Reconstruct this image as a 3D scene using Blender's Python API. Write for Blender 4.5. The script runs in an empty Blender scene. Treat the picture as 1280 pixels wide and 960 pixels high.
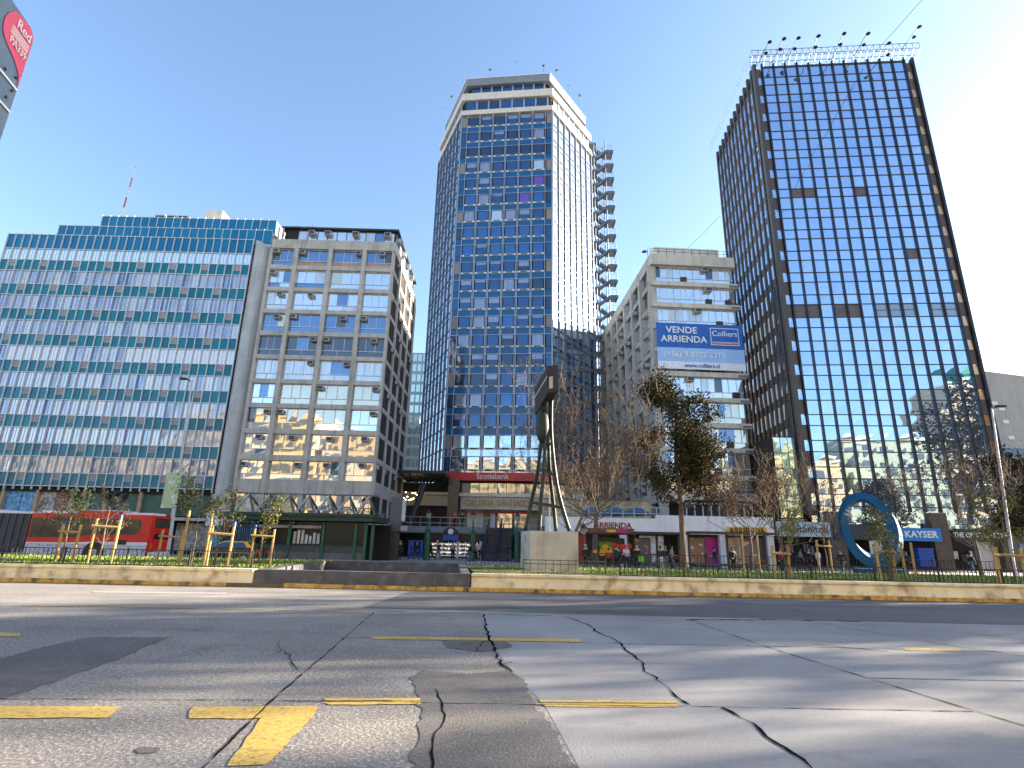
import bpy, bmesh, math, random
from mathutils import Matrix, Vector
S = bpy.context.scene
COL = S.collection
PI = math.pi
RNG = random.Random(7)
rad = math.radians

# ---------------------------------------------------------------- camera model
FPX, PITCH, ROLL, CAMH = 690.0, rad(16.05), rad(1.2), 1.7
Fv = Vector((0, math.cos(PITCH), math.sin(PITCH)))
U0 = Vector((0, -math.sin(PITCH), math.cos(PITCH)))
R0 = Vector((1, 0, 0))
Rv = R0 * math.cos(ROLL) + U0 * math.sin(ROLL)
Uv = U0 * math.cos(ROLL) - R0 * math.sin(ROLL)
EYE = Vector((0, 0, CAMH))

def ray(px, py):
    return Fv + Rv * ((px - 640) / FPX) + Uv * ((480 - py) / FPX)
def P(px, py, Y):                    # survey point at distance Y up the street
    d = ray(px, py)
    return EYE + d * (Y / d.y)
def G(px, py, z=0.0):                # survey point on the level z
    d = ray(px, py)
    return EYE + d * ((z - CAMH) / d.z)
def onface(px, py, org, ang):        # survey point on a facade: (along, height)
    a = rad(ang)
    n = (-math.sin(a), math.cos(a))
    d = ray(px, py)
    t = (n[0] * org[0] + n[1] * org[1]) / (n[0] * d.x + n[1] * d.y)
    w = EYE + d * t
    return (w.x - org[0]) * math.cos(a) + (w.y - org[1]) * math.sin(a), w.z

# ---------------------------------------------------------------- materials
def _nodes(name):
    m = bpy.data.materials.new(name)
    m.use_nodes = True
    nt = m.node_tree
    return m, nt, nt.nodes['Principled BSDF'], nt.nodes, nt.links

def mat(name, col, rough=0.7, metal=0.0, var=0.18, scale=1.5, streak=0.0, bump=0.0, bscale=30.0,
        spec=0.5, coat=0.0, emit=0.0, dirt=None, dirt_scale=0.6, dirt_amt=0.0):
    """painted / mineral surface with procedural unevenness, vertical rain streaks and grime patches"""
    m, nt, b, N, L = _nodes(name)
    b.inputs['Roughness'].default_value = rough
    b.inputs['Metallic'].default_value = metal
    b.inputs['Specular IOR Level'].default_value = spec
    b.inputs['Coat Weight'].default_value = coat
    b.inputs['Coat Roughness'].default_value = 0.05
    tc = N.new('ShaderNodeTexCoord')
    nz = N.new('ShaderNodeTexNoise')
    nz.inputs['Scale'].default_value = scale
    nz.inputs['Detail'].default_value = 6
    nz.inputs['Roughness'].default_value = 0.65
    L.new(tc.outputs['Object'], nz.inputs['Vector'])
    rp = N.new('ShaderNodeValToRGB')
    rp.color_ramp.elements[0].position = 0.3
    rp.color_ramp.elements[1].position = 0.7
    lo = [max(0, c * (1 - var)) for c in col]
    hi = [min(1, c * (1 + var)) for c in col]
    rp.color_ramp.elements[0].color = (*lo, 1)
    rp.color_ramp.elements[1].color = (*hi, 1)
    L.new(nz.outputs['Fac'], rp.inputs['Fac'])
    out = rp.outputs['Color']
    def overlay(vec_scale, amt, colour, a, bb):
        mp = N.new('ShaderNodeMapping')
        mp.inputs['Scale'].default_value = vec_scale
        L.new(tc.outputs['Object'], mp.inputs['Vector'])
        n2 = N.new('ShaderNodeTexNoise')
        n2.inputs['Scale'].default_value = 1.0
        n2.inputs['Detail'].default_value = 5
        L.new(mp.outputs['Vector'], n2.inputs['Vector'])
        r2 = N.new('ShaderNodeValToRGB')
        r2.color_ramp.elements[0].position = a
        r2.color_ramp.elements[0].color = (0, 0, 0, 1)
        r2.color_ramp.elements[1].position = bb
        r2.color_ramp.elements[1].color = (amt, amt, amt, 1)
        L.new(n2.outputs['Fac'], r2.inputs['Fac'])
        mx = N.new('ShaderNodeMix')
        mx.data_type = 'RGBA'
        L.new(r2.outputs['Color'], mx.inputs['Factor'])
        nonlocal out
        L.new(out, mx.inputs['A'])
        mx.inputs['B'].default_value = (*colour, 1)
        out = mx.outputs['Result']
    if streak:
        overlay((2.6, 2.6, 0.16), streak, [c * 0.35 for c in col], 0.5, 0.72)
    if dirt is not None:
        overlay((dirt_scale,) * 3, dirt_amt, dirt, 0.5, 0.68)
    L.new(out, b.inputs['Base Color'])
    if emit:
        L.new(out, b.inputs['Emission Color'])
        b.inputs['Emission Strength'].default_value = emit
    if bump:
        n3 = N.new('ShaderNodeTexNoise')
        n3.inputs['Scale'].default_value = bscale
        n3.inputs['Detail'].default_value = 4
        L.new(tc.outputs['Object'], n3.inputs['Vector'])
        bp = N.new('ShaderNodeBump')
        bp.inputs['Strength'].default_value = bump
        bp.inputs['Distance'].default_value = 0.02
        L.new(n3.outputs['Fac'], bp.inputs['Height'])
        L.new(bp.outputs['Normal'], b.inputs['Normal'])
    return m

def glass(name, col, metal=0.6, rough=0.03, wave=0.25, wscale=0.45, folds=0.0, fold_col=(0.5, 0.5, 0.55), spec=0.8, coat=0.3):
    """facade glazing: tinted, mirror-like, slightly wavy; folds draws hanging curtains behind it"""
    m, nt, b, N, L = _nodes(name)
    b.inputs['Metallic'].default_value = metal
    b.inputs['Roughness'].default_value = rough
    b.inputs['Specular IOR Level'].default_value = spec
    b.inputs['Coat Weight'].default_value = coat
    b.inputs['Coat Roughness'].default_value = 0.02
    tc = N.new('ShaderNodeTexCoord')
    b.inputs['Base Color'].default_value = (*col, 1)
    if folds:
        mp = N.new('ShaderNodeMapping')
        mp.inputs['Scale'].default_value = (5.0, 5.0, 0.25)
        L.new(tc.outputs['Object'], mp.inputs['Vector'])
        n2 = N.new('ShaderNodeTexNoise')
        n2.inputs['Scale'].default_value = 1.0
        n2.inputs['Detail'].default_value = 3
        L.new(mp.outputs['Vector'], n2.inputs['Vector'])
        r2 = N.new('ShaderNodeValToRGB')
        r2.color_ramp.elements[0].position = 0.5 - folds / 2
        r2.color_ramp.elements[1].position = 0.5 + folds / 2
        r2.color_ramp.elements[0].color = (*col, 1)
        r2.color_ramp.elements[1].color = (*fold_col, 1)
        L.new(n2.outputs['Fac'], r2.inputs['Fac'])
        L.new(r2.outputs['Color'], b.inputs['Base Color'])
    n3 = N.new('ShaderNodeTexNoise')
    n3.inputs['Scale'].default_value = wscale
    n3.inputs['Detail'].default_value = 1.5
    L.new(tc.outputs['Object'], n3.inputs['Vector'])
    bp = N.new('ShaderNodeBump')
    bp.inputs['Strength'].default_value = wave
    bp.inputs['Distance'].default_value = 0.05
    L.new(n3.outputs['Fac'], bp.inputs['Height'])
    L.new(bp.outputs['Normal'], b.inputs['Normal'])
    return m

# ---------------------------------------------------------------- mesh builder
class MB:
    def __init__(s, T=None):
        s.v, s.f, s.m, s.T = [], [], [], T
    def add(s, vs, fs, m=0):
        o = len(s.v)
        if s.T is not None:
            vs = [s.T @ Vector(p) for p in vs]
        s.v.extend(tuple(p) for p in vs)
        for f in fs:
            s.f.append([i + o for i in f])
            s.m.append(m)
    def quad(s, a, b, c, d, m=0):
        s.add([a, b, c, d], [(0, 1, 2, 3)], m)
    def box(s, x0, x1, y0, y1, z0, z1, m=0):
        s.add([(x0, y0, z0), (x1, y0, z0), (x1, y1, z0), (x0, y1, z0), (x0, y0, z1), (x1, y0, z1), (x1, y1, z1), (x0, y1, z1)],
              [(3, 2, 1, 0), (4, 5, 6, 7), (0, 1, 5, 4), (1, 2, 6, 5), (2, 3, 7, 6), (3, 0, 4, 7)], m)
    def obox(s, c, size, rot, m=0):
        M = Matrix.Translation(c) @ rot.to_4x4()
        x, y, z = (q / 2 for q in size)
        vs = [M @ Vector((a * x, b * y, cc * z)) for cc in (-1, 1) for b in (-1, 1) for a in (-1, 1)]
        s.add(vs, [(0, 2, 3, 1), (4, 5, 7, 6), (0, 1, 5, 4), (1, 3, 7, 5), (3, 2, 6, 7), (2, 0, 4, 6)], m)
    def bar(s, a, b, w, h, m=0):      # rectangular bar from a to b
        a, b = Vector(a), Vector(b)
        d = b - a
        q = d.to_track_quat('X', 'Z').to_matrix()
        s.obox((a + b) / 2, (d.length, w, h), q, m)
    def tube(s, pts, r, n=6, m=0, caps=True):
        pts = [Vector(p) for p in pts]
        rs = r if isinstance(r, (list, tuple)) else [r] * len(pts)
        vs, fs = [], []
        up = None
        for i, p in enumerate(pts):
            d = (pts[min(i + 1, len(pts) - 1)] - pts[max(i - 1, 0)])
            if d.length < 1e-9:
                d = Vector((0, 0, 1))
            d.normalize()
            if up is None:
                up = Vector((1, 0, 0)) if abs(d.x) < 0.8 else Vector((0, 1, 0))
            a = (up - d * up.dot(d))
            if a.length < 1e-6:
                a = d.orthogonal()
            a.normalize()
            up = a
            b = d.cross(a)
            for k in range(n):
                t = 2 * PI * k / n
                vs.append(p + (a * math.cos(t) + b * math.sin(t)) * rs[i])
        for i in range(len(pts) - 1):
            for k in range(n):
                k2 = (k + 1) % n
                fs.append((i * n + k, i * n + k2, (i + 1) * n + k2, (i + 1) * n + k))
        if caps and n > 2:
            fs.append(tuple(range(n))[::-1])
            fs.append(tuple((len(pts) - 1) * n + k for k in range(n)))
        s.add(vs, fs, m)
    def prism(s, poly, z0, z1, m=0):   # poly counter-clockwise in xy
        n = len(poly)
        vs = [(x, y, z0) for x, y in poly] + [(x, y, z1) for x, y in poly]
        fs = [tuple(range(n))[::-1], tuple(range(n, 2 * n))] + [(i, (i + 1) % n, n + (i + 1) % n, n + i) for i in range(n)]
        s.add(vs, fs, m)
    def prof(s, poly, y0, y1, m=0):    # poly in xz, extruded along y
        n = len(poly)
        vs = [(x, y0, z) for x, z in poly] + [(x, y1, z) for x, z in poly]
        fs = [tuple(range(n)), tuple(range(n, 2 * n))[::-1]] + [(i, n + i, n + (i + 1) % n, (i + 1) % n) for i in range(n)]
        s.add(vs, fs, m)
    def lathe(s, c, prof, n=16, m=0):
        vs, fs = [], []
        for r, z in prof:
            for k in range(n):
                t = 2 * PI * k / n
                vs.append((c[0] + r * math.cos(t), c[1] + r * math.sin(t), c[2] + z))
        for i in range(len(prof) - 1):
            for k in range(n):
                k2 = (k + 1) % n
                fs.append((i * n + k, i * n + k2, (i + 1) * n + k2, (i + 1) * n + k))
        fs.append(tuple(range(n))[::-1])
        fs.append(tuple((len(prof) - 1) * n + k for k in range(n)))
        s.add(vs, fs, m)
    def sheet(s, pts, z, m=0):
        s.add([(p[0], p[1], z) for p in pts], [tuple(range(len(pts)))], m)
    def mesh(s, name, mats):
        me = bpy.data.meshes.new(name)
        me.from_pydata(s.v, [], s.f)
        for m in mats:
            me.materials.append(m)
        if len(mats) > 1:
            me.polygons.foreach_set('material_index', s.m)
        me.update()
        return me
    def build(s, name, mats, parent=None, smooth=False, bevel=0.0):
        if not isinstance(mats, (list, tuple)):
            mats = [mats]
        me = s.mesh(name, mats)
        if bevel:
            bm = bmesh.new()
            bm.from_mesh(me)
            es = [e for e in bm.edges if len(e.link_faces) == 2 and e.calc_face_angle(0) > 0.5]
            bmesh.ops.bevel(bm, geom=es, offset=bevel, segments=2, affect='EDGES', clamp_overlap=True)
            bm.to_mesh(me)
            bm.free()
        if smooth:
            me.polygons.foreach_set('use_smooth', [True] * len(me.polygons))
        o = bpy.data.objects.new(name, me)
        COL.objects.link(o)
        o.parent = parent
        return o

def tag(o, label=None, cat=None, group=None, kind=None):
    if label: o['label'] = label
    if cat: o['category'] = cat
    if group: o['group'] = group
    if kind: o['kind'] = kind
    return o
def thing(name, label, cat, loc=(0, 0, 0), rz=0.0, group=None):
    o = bpy.data.objects.new(name, None)
    o.empty_display_size = 0.3
    COL.objects.link(o)
    o.location = loc
    o.rotation_euler = (0, 0, rz)
    return tag(o, label, cat, group)
def struct(name, mb, mats, smooth=False):
    return tag(mb.build(name, mats, None, smooth), kind='structure')
def dup(root, loc, rz=0.0, label=None, group=None):
    r = root.copy()
    COL.objects.link(r)
    r.location, r.rotation_euler = loc, (0, 0, rz)
    if label: r['label'] = label
    if group: r['group'] = group
    for ch in list(root.children):
        c = ch.copy(); COL.objects.link(c); c.parent = r
        for g in ch.children:
            d = g.copy(); COL.objects.link(d); d.parent = c
    return r
def many(name, items, mats, parent, limit=100):
    """items: list of MB; the nearest `limit` become parts of their own, the rest one part"""
    M = parent.matrix_basis if parent else Matrix()
    M = Matrix.Translation(parent.location) @ Matrix.Rotation(parent.rotation_euler.z, 4, 'Z')
    items = sorted(items, key=lambda b: (M @ Vector(b.v[0]) - EYE).length)
    for b in items[:limit]:
        b.build(name, mats, parent)
    rest = MB()
    for b in items[limit:]:
        o = len(rest.v)
        rest.v += b.v
        rest.f += [[i + o for i in f] for f in b.f]
        rest.m += b.m
    if rest.v:
        tag(rest.build(name, mats, parent), kind='stuff')
def text(body, size, m, parent, loc, rot=(PI / 2, 0, 0), ext=0.02, bold=0.0, align='CENTER', name='lettering', sx=1.0):
    cu = bpy.data.curves.new('t', 'FONT')
    cu.body, cu.size, cu.extrude, cu.offset = body, size, ext, bold
    cu.align_x, cu.align_y = align, 'CENTER'
    cu.resolution_u = 3
    t = bpy.data.objects.new('t', cu)
    COL.objects.link(t)
    bpy.context.view_layer.update()
    me = bpy.data.meshes.new_from_object(t.evaluated_get(bpy.context.evaluated_depsgraph_get()))
    bpy.data.objects.remove(t)
    me.materials.clear()
    me.materials.append(m)
    o = bpy.data.objects.new(name, me)
    COL.objects.link(o)
    o.parent = parent
    o.location, o.rotation_euler, o.scale = loc, rot, (sx, 1, 1)
    return o
def FT(x, y, ang):                    # facade frame inside a building
    return Matrix.Translation((x, y, 0)) @ Matrix.Rotation(rad(ang), 4, 'Z')

# ---------------------------------------------------------------- shared materials
M_ = {}
M_['concrete'] = mat('weathered_concrete', (0.42, 0.39, 0.35), 0.9, var=0.2, scale=0.9, streak=0.55, bump=0.25, bscale=14)
M_['concrete_pale'] = mat('pale_concrete', (0.54, 0.49, 0.42), 0.9, var=0.14, scale=0.8, streak=0.4, bump=0.15, bscale=14)
M_['grey_render'] = mat('grey_render', (0.42, 0.43, 0.43), 0.9, var=0.16, scale=0.7, streak=0.35, bump=0.15)
M_['cream'] = mat('cream_band', (0.62, 0.56, 0.48), 0.8, var=0.1, scale=0.6, streak=0.3)
M_['alu'] = mat('aluminium', (0.55, 0.56, 0.58), 0.45, metal=0.3, var=0.08)
M_['alu_dark'] = mat('dark_frame', (0.05, 0.055, 0.065), 0.4, metal=0.3, var=0.15)
M_['white'] = mat('white_paint', (0.75, 0.75, 0.74), 0.6, var=0.06, streak=0.12)
M_['offwhite'] = mat('offwhite_paint', (0.62, 0.62, 0.63), 0.7, var=0.08, streak=0.3)
M_['black'] = mat('black_paint', (0.012, 0.012, 0.014), 0.45, var=0.3)
M_['iron'] = mat('black_iron', (0.018, 0.02, 0.02), 0.5, metal=0.2, var=0.3)
M_['void'] = mat('dark_interior', (0.02, 0.019, 0.018), 0.9, var=0.4, scale=0.5)
M_['ac'] = mat('air_conditioner_case', (0.42, 0.41, 0.39), 0.6, var=0.15, streak=0.3)
M_['ac_grille'] = mat('air_conditioner_grille', (0.05, 0.05, 0.05), 0.7, var=0.3, scale=20)
M_['steel'] = mat('galvanised_steel', (0.36, 0.39, 0.43), 0.5, metal=0.4, var=0.12)
M_['stair_steel'] = mat('stair_steel', (0.12, 0.16, 0.215), 0.5, metal=0.2, var=0.2)
M_['steel_dark'] = mat('painted_steel', (0.10, 0.14, 0.19), 0.5, metal=0.2, var=0.2)
M_['wood'] = mat('stake_wood', (0.42, 0.27, 0.10), 0.8, var=0.25, scale=6)
M_['red'] = mat('red_paint', (0.55, 0.018, 0.025), 0.35, var=0.08)
M_['green_dark'] = mat('dark_green_paint', (0.008, 0.04, 0.028), 0.45, var=0.25)
M_['blue'] = mat('blue_paint', (0.012, 0.08, 0.42), 0.5, var=0.12)
M_['yellow'] = mat('yellow_paint', (0.72, 0.42, 0.02), 0.5, var=0.1)
M_['magenta'] = mat('magenta_paint', (0.5, 0.01, 0.22), 0.5, var=0.08)
M_['gold'] = mat('gold_letters', (0.35, 0.22, 0.07), 0.4, metal=0.5, var=0.12)
M_['bark'] = mat('bark', (0.13, 0.095, 0.065), 0.95, var=0.35, scale=7, bump=0.6, bscale=25)
M_['rubber'] = mat('rubber', (0.02, 0.02, 0.02), 0.8, var=0.2)
# ================================================================ ground, road, median
def gp(pts, z=0.0):
    return [G(x, y, z).to_2d() for x, y in pts]
def ground_mat(name, base, speck, sp_scale, sp_amt, var, rough=0.9, bump=0.3, wear=None, tyre=0.0):
    m, nt, b, N, L = _nodes(name)
    b.inputs['Roughness'].default_value = rough
    b.inputs['Specular IOR Level'].default_value = 0.35
    tc = N.new('ShaderNodeTexCoord')
    def noise(scale, det, vec=None):
        n = N.new('ShaderNodeTexNoise')
        n.inputs['Scale'].default_value = scale
        n.inputs['Detail'].default_value = det
        n.inputs['Roughness'].default_value = 0.65
        L.new(vec or tc.outputs['Object'], n.inputs['Vector'])
        return n.outputs['Fac']
    def ramp(f, a, c0, bb, c1):
        r = N.new('ShaderNodeValToRGB')
        r.color_ramp.elements[0].position, r.color_ramp.elements[1].position = a, bb
        r.color_ramp.elements[0].color, r.color_ramp.elements[1].color = (*c0, 1), (*c1, 1)
        L.new(f, r.inputs['Fac'])
        return r.outputs['Color']
    def mix(f, a, bcol, mode='MIX'):
        x = N.new('ShaderNodeMix'); x.data_type = 'RGBA'; x.blend_type = mode
        if isinstance(f, float): x.inputs['Factor'].default_value = f
        else: L.new(f, x.inputs['Factor'])
        L.new(a, x.inputs['A'])
        if isinstance(bcol, tuple): x.inputs['B'].default_value = (*bcol, 1)
        else: L.new(bcol, x.inputs['B'])
        return x.outputs['Result']
    c = ramp(noise(0.5, 7), 0.3, [q * (1 - var) for q in base], 0.7, [q * (1 + var) for q in base])
    big = ramp(noise(0.13, 4), 0.35, (0.78, 0.78, 0.8), 0.7, (1.12, 1.1, 1.08))
    c = mix(1.0, c, big, 'MULTIPLY')
    sp = noise(sp_scale, 3)
    c = mix(ramp(sp, 0.50, (0, 0, 0), 0.66, (sp_amt,) * 3), c, speck)
    c = mix(ramp(noise(sp_scale * 0.55, 2), 0.56, (0, 0, 0), 0.7, (sp_amt * 0.9,) * 3), c, tuple(q * 0.35 for q in base))
    c = mix(ramp(noise(0.9, 3), 0.60, (0, 0, 0), 0.74, (0.55,) * 3), c, tuple(q * 0.5 for q in base))
    if tyre:
        mp = N.new('ShaderNodeMapping'); mp.inputs['Scale'].default_value = (0.05, 1.1, 1)
        L.new(tc.outputs['Object'], mp.inputs['Vector'])
        c = mix(ramp(noise(1.0, 4, mp.outputs['Vector']), 0.48, (0, 0, 0), 0.7, (tyre,) * 3), c, tuple(q * 0.45 for q in base))
    L.new(c, b.inputs['Base Color'])
    bp = N.new('ShaderNodeBump')
    bp.inputs['Strength'].default_value = bump
    bp.inputs['Distance'].default_value = 0.015
    L.new(sp, bp.inputs['Height'])
    L.new(bp.outputs['Normal'], b.inputs['Normal'])
    return m

m_agg = ground_mat('worn_aggregate_road', (0.21, 0.195, 0.18), (0.50, 0.46, 0.41), 27, 0.7, 0.25, bump=0.8, tyre=0.4)
m_conc = ground_mat('concrete_road', (0.275, 0.27, 0.27), (0.40, 0.38, 0.36), 36, 0.25, 0.15, bump=0.3, tyre=0.3)
m_asph = ground_mat('dark_asphalt', (0.105, 0.105, 0.112), (0.2, 0.19, 0.19), 60, 0.4, 0.2, bump=0.5, tyre=0.5)
m_patch = ground_mat('patch_asphalt', (0.115, 0.11, 0.108), (0.26, 0.24, 0.22), 45, 0.5, 0.3, bump=0.6)
m_faded = ground_mat('faded_yellow_marking', (0.30, 0.25, 0.15), (0.21, 0.195, 0.18), 7, 0.95, 0.2)
m_crack = mat('crack_filler', (0.012, 0.012, 0.013), 1.0, var=0.4, scale=12, spec=0.0)
m_pave = ground_mat('plaza_paving', (0.30, 0.285, 0.27), (0.42, 0.4, 0.37), 12, 0.25, 0.15)
m_soil = ground_mat('bare_soil', (0.22, 0.15, 0.08), (0.3, 0.22, 0.12), 9, 0.5, 0.3)
m_mark = ground_mat('worn_yellow_marking', (0.60, 0.40, 0.08), (0.24, 0.21, 0.17), 21, 0.9, 0.16, rough=0.75, tyre=0.3)
m_markw = ground_mat('worn_white_marking', (0.34, 0.335, 0.32), (0.2, 0.2, 0.2), 16, 0.8, 0.2)

b = MB(); b.sheet([(-700, -700), (700, -700), (700, 900), (-700, 900)], -0.03); struct('ground', b, m_pave)
b = MB(); b.sheet([(-160, -3.2), (160, -3.2), (160, 20.86), (-160, 20.86)], 0.0); struct('road', b, m_agg)
c = gp([(600, 767), (612, 800), (640, 840), (680, 880), (725, 962)])
b = MB(); b.sheet([c[0], c[1], c[2], c[3], c[4], (1.35, -3.2), (160, -3.2), (160, 17.2), (c[0].x + 30, 15.6)][::-1], 0.002)
struct('road_concrete_slabs', b, m_conc)
b = MB(); b.sheet([(c[0].x - 2.7, 20.85), (c[0].x - 3.1, 15.35), (c[0].x + 3, 15.05), (c[0].x + 13, 14.6), (30, 17.3), (30, 20.85)], 0.004)
struct('road_asphalt_strip', b, m_asph)
def ragged(q, seed, amp=.035):
    r = random.Random(seed); out = []
    for i, a in enumerate(q):
        e = q[(i + 1) % len(q)]; n = max(1, int((e - a).length / .12))
        for k in range(n):
            out.append(a.lerp(e, k / n) + Vector((r.uniform(-amp, amp), r.uniform(-amp, amp))))
    return out
b = MB()
b.sheet(ragged(gp([(513, 846), (530, 838), (585, 843), (640, 839), (655, 850), (664, 872), (675, 890), (688, 905), (700, 925), (722, 962), (730, 985), (512, 985), (515, 950), (522, 925), (527, 900), (521, 870)])[::-1], 5), 0.006)
b.sheet(ragged(gp([(555, 801), (590, 799), (635, 803), (641, 810), (600, 815), (560, 811)])[::-1], 5), 0.006)
b.sheet(ragged(gp([(-40, 890), (-40, 838), (30, 815), (110, 797), (210, 797), (150, 823), (80, 848), (20, 868)])[::-1], 5), 0.006)
b.sheet(ragged(gp([(162, 939), (180, 934), (196, 937), (190, 943), (170, 944)])[::-1], 5), 0.006)
struct('road_patch', b, m_patch)

def ribbon(mb, pts, w, z, jag=0.0):
    r = random.Random(len(pts) * 31 + int(pts[0][0]))
    q = [Vector(p) for p in gp(pts)]
    if jag:
        out = []
        for a, e in zip(q[:-1], q[1:]):
            n = max(2, int((e - a).length / 0.16))
            for k in range(n):
                t = a.lerp(e, k / n)
                out.append(t + Vector((r.uniform(-jag, jag), r.uniform(-jag, jag))))
        out.append(q[-1])
        q = out
    L_, R_ = [], []
    for i, p in enumerate(q):
        d = (q[min(i + 1, len(q) - 1)] - q[max(0, i - 1)]).normalized()
        n = Vector((-d.y, d.x)) * w * (r.uniform(0.08, 0.48) if jag else 0.22)
        L_.append(p + n); R_.append(p - n)
    for i in range(len(q) - 1):
        mb.add([(*R_[i], z), (*R_[i + 1], z), (*L_[i + 1], z), (*L_[i], z)], [(0, 1, 2, 3)])
b = MB()
ribbon(b, [(705, 770), (740, 783), (745, 790), (770, 800), (785, 815), (805, 830), (808, 840), (830, 855), (850, 875), (862, 882)], 0.05, 0.0095, 0.03)
ribbon(b, [(903, 885), (940, 905), (970, 930), (990, 940), (1015, 962), (1030, 990)], 0.055, 0.0095, 0.02)
ribbon(b, [(604, 768), (612, 800), (628, 832), (640, 840)], 0.06, 0.0095, 0.03)
ribbon(b, [(1012, 805), (1040, 808), (1110, 815)], 0.05, 0.0095, 0.06)
ribbon(b, [(545, 862), (556, 895), (543, 925), (540, 965)], 0.03, 0.0095, 0.03)
ribbon(b, [(347, 802), (352, 812), (366, 826), (372, 838)], 0.03, 0.0095, 0.04)
for q in ([(612, 800), (600, 806), (596, 815)], [(628, 832), (640, 828)], [(352, 812), (342, 818)]):
    ribbon(b, q, 0.03, 0.0095, 0.035)
ribbon(b, [(862, 775), (955, 808), (1100, 853), (1290, 911)], 0.035, 0.008, 0.008)
ribbon(b, [(425, 797), (560, 800), (790, 805), (960, 808), (1290, 816)], 0.03, 0.008, 0.012)
ribbon(b, [(-10, 874), (330, 876), (560, 880), (880, 884), (1216, 890)], 0.025, 0.008, 0.012)
ribbon(b, [(1088, 848), (1290, 852)], 0.03, 0.008, 0.012)
ribbon(b, [(1100, 782), (1290, 800)], 0.03, 0.008, 0.012)
ribbon(b, [(1000, 775), (1180, 806), (1290, 822)], 0.03, 0.008, 0.012)
ribbon(b, [(468, 765), (405, 820), (338, 878), (252, 962)], 0.03, 0.008, 0.008)
ribbon(b, [(690, 770), (640, 769), (560, 766), (470, 764)], 0.07, 0.008, 0.02)
ribbon(b, [(860, 775), (960, 775), (1075, 777)], 0.16, 0.008, 0.06)
struct('road_crack', b, m_crack)
b = MB()
for q in ([(-60, 883), (152, 884), (134, 898), (-60, 899)], [(240, 884.5), (398, 883.5), (391, 897.5), (333, 957), (284, 958), (326, 899), (234, 899)],
          [(407, 873.5), (525, 873.5), (525, 876.5), (405, 876.5)], [(404, 878.5), (526, 877.5), (526, 881), (412, 882)],
          [(674, 875.5), (845, 877), (846, 879.5), (676, 878.5)], [(676, 880.5), (846, 881), (848, 884.5), (682, 884)],
          [(461, 796), (726, 799), (728, 803), (470, 799.5)], [(1128, 810), (1200, 812), (1204, 815), (1132, 813.5)],
          [(-40, 791), (26, 791.5), (24, 796), (-40, 796)], []):
    if not q: continue
    b.sheet(ragged(gp(q)[::-1], int(q[0][0]) + 900, .012), 0.008)
struct('road_marking_yellow', b, m_mark)
b = MB()
for q in ([(30, 756), (120, 756), (180, 757.5), (248, 759), (246, 761), (120, 758.5), (30, 758)], [(278, 760.5), (330, 761), (330, 762.5), (278, 762)], [(345, 761), (375, 762), (373, 763.5), (344, 763)], [(405, 763), (460, 763.5), (458, 765.5), (405, 764.7)]):
    b.sheet(gp(q)[::-1], 0.008)
struct('road_marking_faded', b, m_faded)
b = MB()
b.sheet(gp([(116, 739.5), (284, 741), (284, 743), (116, 741)])[::-1], 0.008)
struct('road_marking_white', b, m_markw)

# near kerb of the median (yellow painted stones)
m_kerb = mat('yellow_kerb_paint', (0.60, 0.36, 0.07), 0.85, var=0.4, scale=3.5, dirt=(0.10, 0.075, 0.055), dirt_scale=2.4, dirt_amt=0.95, bump=0.4)
b = MB()
r = random.Random(3)
x = -42.0
while x < 46:
    L_ = r.uniform(0.9, 1.15)
    if not (-9.55 < x + L_ and x < -8.2):
        h = 0.14 + r.uniform(-0.02, 0.015)
        y0 = 20.86 + r.uniform(-0.012, 0.012)
        b.prof([(x, 0.0), (x + L_ - 0.012, 0.0), (x + L_ - 0.012, h), (x, h)], y0, y0 + 0.2)
    x += L_
tag(b.build('kerb', m_kerb, None, bevel=0.02), kind='structure')
b = MB(); b.box(-42, 46, 21.09, 21.6, -0.02, 0.115); struct('pavement', b, m_soil)
b = MB(); b.sheet([(-160, 31), (160, 31), (160, 300), (-160, 300)], 0.0); struct('plaza', b, m_pave)
b = MB(); b.sheet([(-160, 35.5), (-13.5, 35.5), (-13.5, 44.3), (-160, 44.3)], 0.004); b.sheet([(4.5, 32.2), (160, 32.2), (160, 39.6), (4.5, 39.6)], 0.004)
struct('far_road', b, m_asph)

# grass on the raised median
m_grass_soil = ground_mat('lawn_soil', (0.075, 0.10, 0.02), (0.10, 0.12, 0.02), 10, 0.6, 0.3)
b = MB()
b.prism([(-42, 21.45), (-9.45, 21.45), (-10.6, 32.0), (-42, 32.0)], -0.02, 0.56)
b.prism([(-1.1, 21.45), (46, 21.45), (46, 30.6), (-2.3, 30.6)], -0.02, 0.54)
struct('lawn', b, m_grass_soil)
mg = [mat('grass_%s' % n, c, 0.7, var=0.25, scale=0.8) for n, c in (('a', (0.10, 0.18, 0.010)), ('b', (0.15, 0.22, 0.016)), ('c', (0.18, 0.20, 0.03)))]
b = MB()
r = random.Random(11)
def blades(n, x0, x1, y0, y1, z):
    for i in range(n):
        x, y = r.uniform(x0, x1), y0 + (y1 - y0) * r.random() ** 1.5
        h, w, a = r.uniform(0.04, 0.10), r.uniform(0.02, 0.04), r.uniform(0, PI)
        dx, dy = math.cos(a) * w, math.sin(a) * w
        b.add([(x - dx, y - dy, z), (x + dx, y + dy, z), (x + r.uniform(-.05, .05), y + r.uniform(-.05, .05), z + h)], [(0, 1, 2)], r.randrange(3))
blades(16000, -30, -9.6, 21.6, 31.9, 0.55)
blades(20000, 3.4, 32, 21.7, 30.5, 0.53)
blades(900, -1.2, 3.4, 21.7, 30.5, 0.53)
tag(b.build('grass', mg), kind='stuff', label='short bright green grass covering the raised median lawn')
b = MB()
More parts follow.
